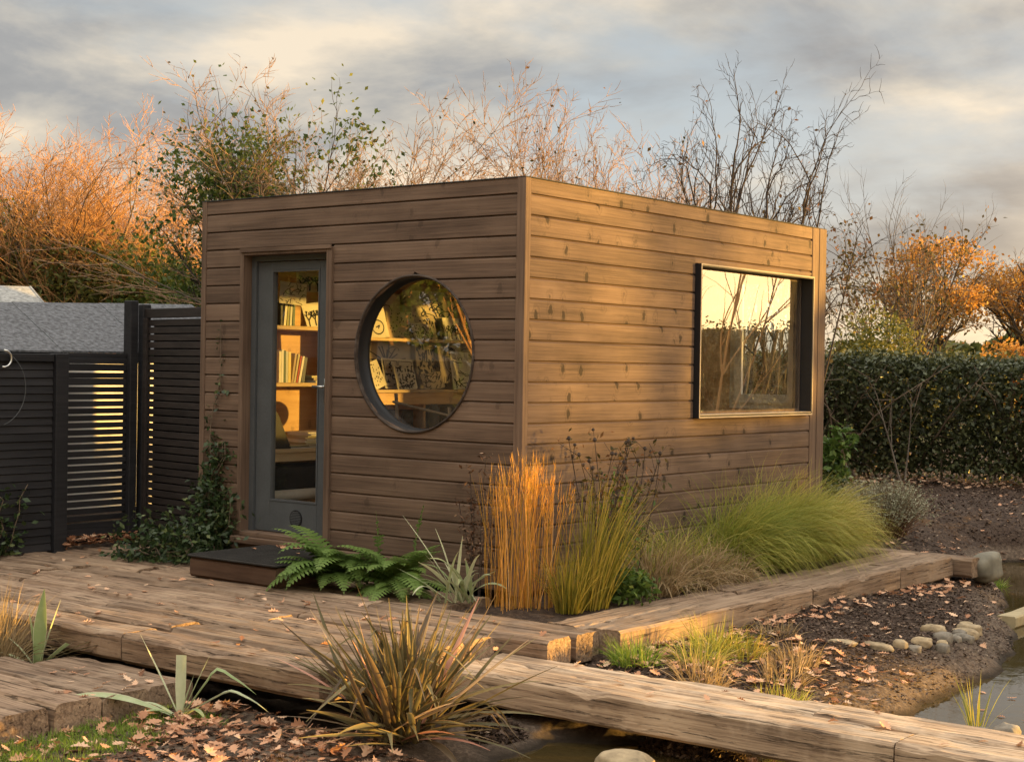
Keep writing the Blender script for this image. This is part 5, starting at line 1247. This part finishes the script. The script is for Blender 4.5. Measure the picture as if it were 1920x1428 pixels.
# ------------------------------------------------------------------ ground cover
def scatter(n, x0, x1, y0, y1, cond=None, lift=.004):
    x = NR.uniform(x0, x1, n); y = NR.uniform(y0, y1, n)
    if cond is not None: k = cond(x, y); x, y = x[k], y[k]
    return np.stack([x, y, gz(x, y)+lift], 1)
patch = lambda x, y, s=1.7, sd=2: vnoise(np.stack([x, y, x*0], 1), s, sd, 3)
onlow = lambda x, y: (y > -3.84) & (x < -.08)
P = scatter(26000, -.6, 1.0, -4.6, -2.6, lambda x, y: ~onlow(x, y) & (x+.55*(y+3.3) < .52+.4*patch(x, y, 4, 3)), 0)
n = len(P); d = np.stack([NR.normal(0, .35, n), NR.normal(0, .35, n), np.ones(n)], 1)
o = blades('lawn_grass', P, d, NR.uniform(.02, .055, n), .0038, .6, 'grass', None, 2, None, 1, .05); o['kind'] = 'stuff'
P = scatter(5200, -.5, 2.2, -5.0, -2.44, lambda x, y: ~onlow(x, y) & (NR.random_sample(len(x)) < np.where(x+.55*(y+3.3) < .35, .14, .45+.5*patch(x, y, 3.5, 12))) & (x < np.interp(y, PY, PX)-.02), .012); P[:, 2] += NR.uniform(0, .03, len(P))
litter('oak_leaf_litter', P, .066, 'litter', flat=.45, var=.5)['kind'] = 'stuff'
P = scatter(9000, -.5, 2.4, -5.0, -2.40, lambda x, y: ~onlow(x, y) & (x < np.interp(y, PY, PX)), .003)
litter('old_leaf_litter', P, .045, 'litterdark', flat=.7, vb=-.1)['kind'] = 'stuff'
P = scatter(34000, 1.1, 2.7, -1.0, 4.6, lambda x, y: (x < np.interp(y, PY, PX)-.30) | ((x < np.interp(y, PY, PX)-.02) & (NR.random_sample(len(x)) < .45)), .004)
leaf_cloud('bark_mulch', P, .022, 'mulch', None, .55, .75)['kind'] = 'stuff'
P = scatter(52000, -6, 7, 4.2, 13, lambda x, y: (x < np.interp(y, PY, PX)-.15) & ((x > .6) | (y > 4.3)), .006)
leaf_cloud('bark_mulch', P, .036, 'mulch', None, .55, .75)['kind'] = 'stuff'
P = np.concatenate([scatter(1500, 1.14, 2.0, -.6, 4.1, lambda x, y: (x-1.14 < .12+.25*np.abs(patch(x, y, 2, 5))) & (NR.random_sample(len(x)) < .65)), scatter(900, 1.15, 2.3, -1.0, .6, lambda x, y: NR.random_sample(len(x)) < .5), scatter(500, 1.2, 2.4, -.9, 5, lambda x, y: (x < np.interp(y, PY, PX)-.05) & (NR.random_sample(len(x)) < .22)),
    scatter(260, .2, 2.2, 4.2, 7, lambda x, y: (x < np.interp(y, PY, PX)) & (NR.random_sample(len(x)) < .6)), scatter(700, -4, 5, 5, 12, lambda x, y: NR.random_sample(len(x)) < .45)])
litter('scattered_leaves', P+np.array([0, 0, .012]), .062, 'litter', flat=.6, vb=.12)['kind'] = 'stuff'
P = scatter(6000, -7, 6, 9.2, 13.5, lambda x, y: np.abs(y-(11.0+.43*(x+2.0)-.45)) < .55, .02); P[:, 2] += NR.uniform(0, .08, len(P))
litter('hedge_leaf_litter', P, .075, 'litterdark', flat=.5, vb=.15)['kind'] = 'stuff'
x = NR.uniform(-4.0, -3.2, 420); y = NR.uniform(-.55, .15, 420); P = np.stack([x*0+NR.uniform(-3.95, -3.80, 420), y, .02+NR.uniform(0, .07, 420)], 1)
litter('gate_leaf_pile', P, .06, 'litter', flat=.5)['kind'] = 'stuff'
n = 150; x = NR.uniform(-3.7, 1.0, n); y = NR.uniform(-2.4, -.1, n); k = ~((x > -2.15) & (y > -.85)); P = np.stack([x[k], y[k], np.full(k.sum(), .008)], 1)
P = np.concatenate([P, np.stack([NR.uniform(-1.1, -.1, 26), NR.uniform(-3.4, -2.5, 26), np.full(26, -.14)], 1), np.stack([NR.uniform(1.1, 4, 18), NR.uniform(-1.5, -1.1, 18), np.full(18, -.088)], 1), np.stack([NR.uniform(-2.05, -1.35, 9), NR.uniform(-.4, -.12, 9), np.full(9, .158)], 1)])
litter('deck_leaves', P, .058, 'litter', flat=.75, vb=.1)['kind'] = 'stuff'
P = np.stack([NR.uniform(2.4, 4.2, 170), NR.uniform(-.4, 2.6, 170), np.full(170, -.366)], 1); P = P[P[:, 0] > np.interp(P[:, 1], PY, PX)+.08]
litter('floating_leaves', P, .055, 'litter', flat=1.5)['kind'] = 'stuff'
# ------------------------------------------------------------------ weeds on the pond side and in the bed
for i, (x, y, n, L, mat, lab) in enumerate([(1.32, -.72, 260, .16, 'grass', 'bright green grass tuft below the deck corner'), (1.55, -.45, 160, .20, 'carex', 'olive weed tuft between the bridge and the planting bed'), (1.75, -.75, 150, .22, 'dry', 'dry weed tuft behind the middle of the bridge'), (1.95, -.30, 110, .18, 'dry', 'straw weed tuft nearest the pond bank'), (1.36, .15, 100, .10, 'grass', 'small green weed at the foot of the edging sleepers'), (1.0, 5.2, 90, .12, 'grass', 'small green tuft on the bark mulch beyond the edging'), (1.45, -.15, 200, .24, 'carex', 'olive weed tuft against the edging sleepers near the deck corner'), (1.62, -.15, 160, .16, 'goldgreen', 'yellow green weed tuft in the middle of the bank'), (1.85, .05, 150, .15, 'dry', 'low straw tuft behind the nearest one to the bank'), (2.1, -.6, 160, .14, 'carex', 'low olive tuft touching the back of the bridge'), (1.42, .62, 110, .12, 'dry', 'dry weed at the sleeper joint')]):
    gblades('weed_tuft', lab, 'weed', (x, y, float(gz(np.array([x]), np.array([y]))[0])-.01), n, L, .005, .7, 1.1, mat, (0, 0), .12, 4, 'weeds on the bank')
gblades('pond_reed', 'small green reed standing in the pond water', 'reed', (2.87, -.02, -.40), 22, .30, .008, .3, .5, 'carex', (-.1, .1), .025, 5)
# ------------------------------------------------------------------ stones
def stone(name, label, c, r, mat, group=None, seed=0, amp=.34, cat='stone', fr=1.7):
    n_, m_ = 18, 26; V = []
    for i in range(n_+1):
        for j in range(m_): a = pi*i/n_; b = 2*pi*j/m_; V.append((sin(a)*cos(b), sin(a)*sin(b), cos(a)))
    V = np.array(V); k = 1+amp*vnoise(V+seed*3.7, fr, seed, 3); V = V*k[:, None]
    V = np.sign(V)*np.abs(V)**.68*np.array(r)+np.array(c)
    F = [(i*m_+j, (i+1)*m_+j, (i+1)*m_+(j+1) % m_, i*m_+(j+1) % m_) for i in range(n_) for j in range(m_)]
    o = mesh(name, V, F, mat, None, True); tag(o, label, cat, group); return o
for i, (x, y, rx, ry, rz, mat, lab) in enumerate([(2.05, 1.14, .05, .055, .035, 'stone_grey', 'small brown pebble at the left end of the stone row'), (2.03, 1.30, .075, .06, .035, 'stone_cream', 'flat cream stone behind the pale pebble'), (2.14, 1.36, .05, .05, .04, 'stone_grey', 'smooth pale grey pebble at the front of the stone row'), (2.07, 1.52, .07, .06, .045, 'stone_grey', 'rough brown stone in the middle of the row'), (1.97, 1.62, .09, .06, .04, 'stone_cream', 'cream stone behind the rough brown one'), (2.12, 1.72, .075, .07, .035, 'stone_grey', 'long smooth grey pebble right of centre'), (2.05, 1.93, .10, .07, .045, 'stone_cream', 'yellow cream stone near the right end of the row'), (2.0, 2.12, .10, .075, .05, 'stone_cream', 'largest cream stone at the right end of the row'), (1.90, .95, .12, .06, .03, 'stone_cream', 'half buried cream stone left of the row'), (1.78, .75, .10, .07, .025, 'stone_cream', 'flat tan stone further left on the bank'), (2.10, 1.44, .04, .035, .03, 'stone_cream', 'tiny cream pebble wedged in the middle of the row'), (2.12, 1.60, .045, .04, .03, 'stone_grey', 'small dark pebble in front of the rough brown stone'), (2.06, 1.82, .05, .05, .035, 'stone_grey', 'brown pebble between the two cream stones'), (1.99, 1.08, .05, .04, .03, 'stone_cream', 'small tan pebble just left of the stone row'), (1.93, 2.26, .05, .05, .03, 'stone_cream', 'last small pebble beyond the largest cream stone')]):
    stone('bank_stone', lab, (x, y, float(gz(np.array([x]), np.array([y]))[0])+rz*.1), (rx*.85, ry*.8, rz*.95), mat, 'stones along the pond bank', 10+i)
stone('rock', 'mossy grey rock at the far end of the edging sleepers', (1.30, 4.30, -.10), (.09, .20, .11), 'stone_green', None, 31, .5, 'rock', 1.0)
stone('rock', 'small white stone at the foot of the cabin back corner', (.05, 4.22, .05), (.10, .09, .06), 'stone_cream', None, 32, .3, 'rock')
stone('rock', 'large cream rock at the bottom of the picture in the water', (1.93, -1.74, -.37), (.13, .11, .07), 'stone_cream', None, 33, .3, 'rock')
stone('rock', 'brown rock standing in the water at the right edge', (2.98, -.25, -.36), (.06, .05, .07), 'stone_grey', None, 34, .4, 'rock')
stone('rock', 'second brown rock beside the bridge at the right edge', (3.10, -.22, -.35), (.07, .06, .09), 'stone_grey', None, 35, .4, 'rock')
o = beam('bank_plank', 'y', 3.2, 3.85, 1.78, 1.92, -.37, -.29, 'plank', None, seed=3, amp=.006, rad=.01); tag(o, 'wet pale plank lying at the far pond edge', 'plank')
for i, (cx, cy, rx, ry, h, nm) in enumerate([(1.22, -1.78, .20, .22, .16, 'pond_debris'), (2.0, -1.28, .32, .16, .12, 'pond_debris')]):
    n = 2600; a = NR.uniform(0, 2*pi, n); q = np.sqrt(NR.uniform(0, 1, n)); P = np.stack([cx+rx*q*np.cos(a), cy+ry*q*np.sin(a), -.40+h*(1-q**2)*NR.uniform(.6, 1, n)], 1)
    o = leaf_cloud(nm, P, .045, 'mulch', None, .35, .3); o['kind'] = 'stuff'
# ------------------------------------------------------------------ unseen house added behind the viewer (mirrored in the panes, shades the front)
hs_ = thing('unseen_brick_house', 'unseen two storey brick house added to dim the front wall', 'house')
hw = MB().box(-10, 9, -20.2, -13.2, -.3, 5.2).build('wall', 'stone_grey', hs_)
MB().add([(-10.4, -12.8, 5.2), (9.4, -12.8, 5.2), (9.4, -16.7, 8.2), (-10.4, -16.7, 8.2), (-10.4, -20.6, 5.2), (9.4, -20.6, 5.2)], [(0, 1, 2, 3), (3, 2, 5, 4), (0, 3, 4), (1, 5, 2), (0, 4, 5, 1)]).build('roof', 'felt', hs_)
for k in range(5):
    x = -8.5+k*3.7
    for z in (.9, 3.3):
        f = MB(); ringy(f, x, x+1.4, -13.19, -13.12, z, z+1.2, .07); fo = f.build('window', 'white', hs_)
        mesh('pane', [(x+.05, -13.17, z+.05), (x+1.35, -13.17, z+.05), (x+1.35, -13.17, z+1.15), (x+.05, -13.17, z+1.15)], [(0, 1, 2, 3)], 'frame_black', fo)
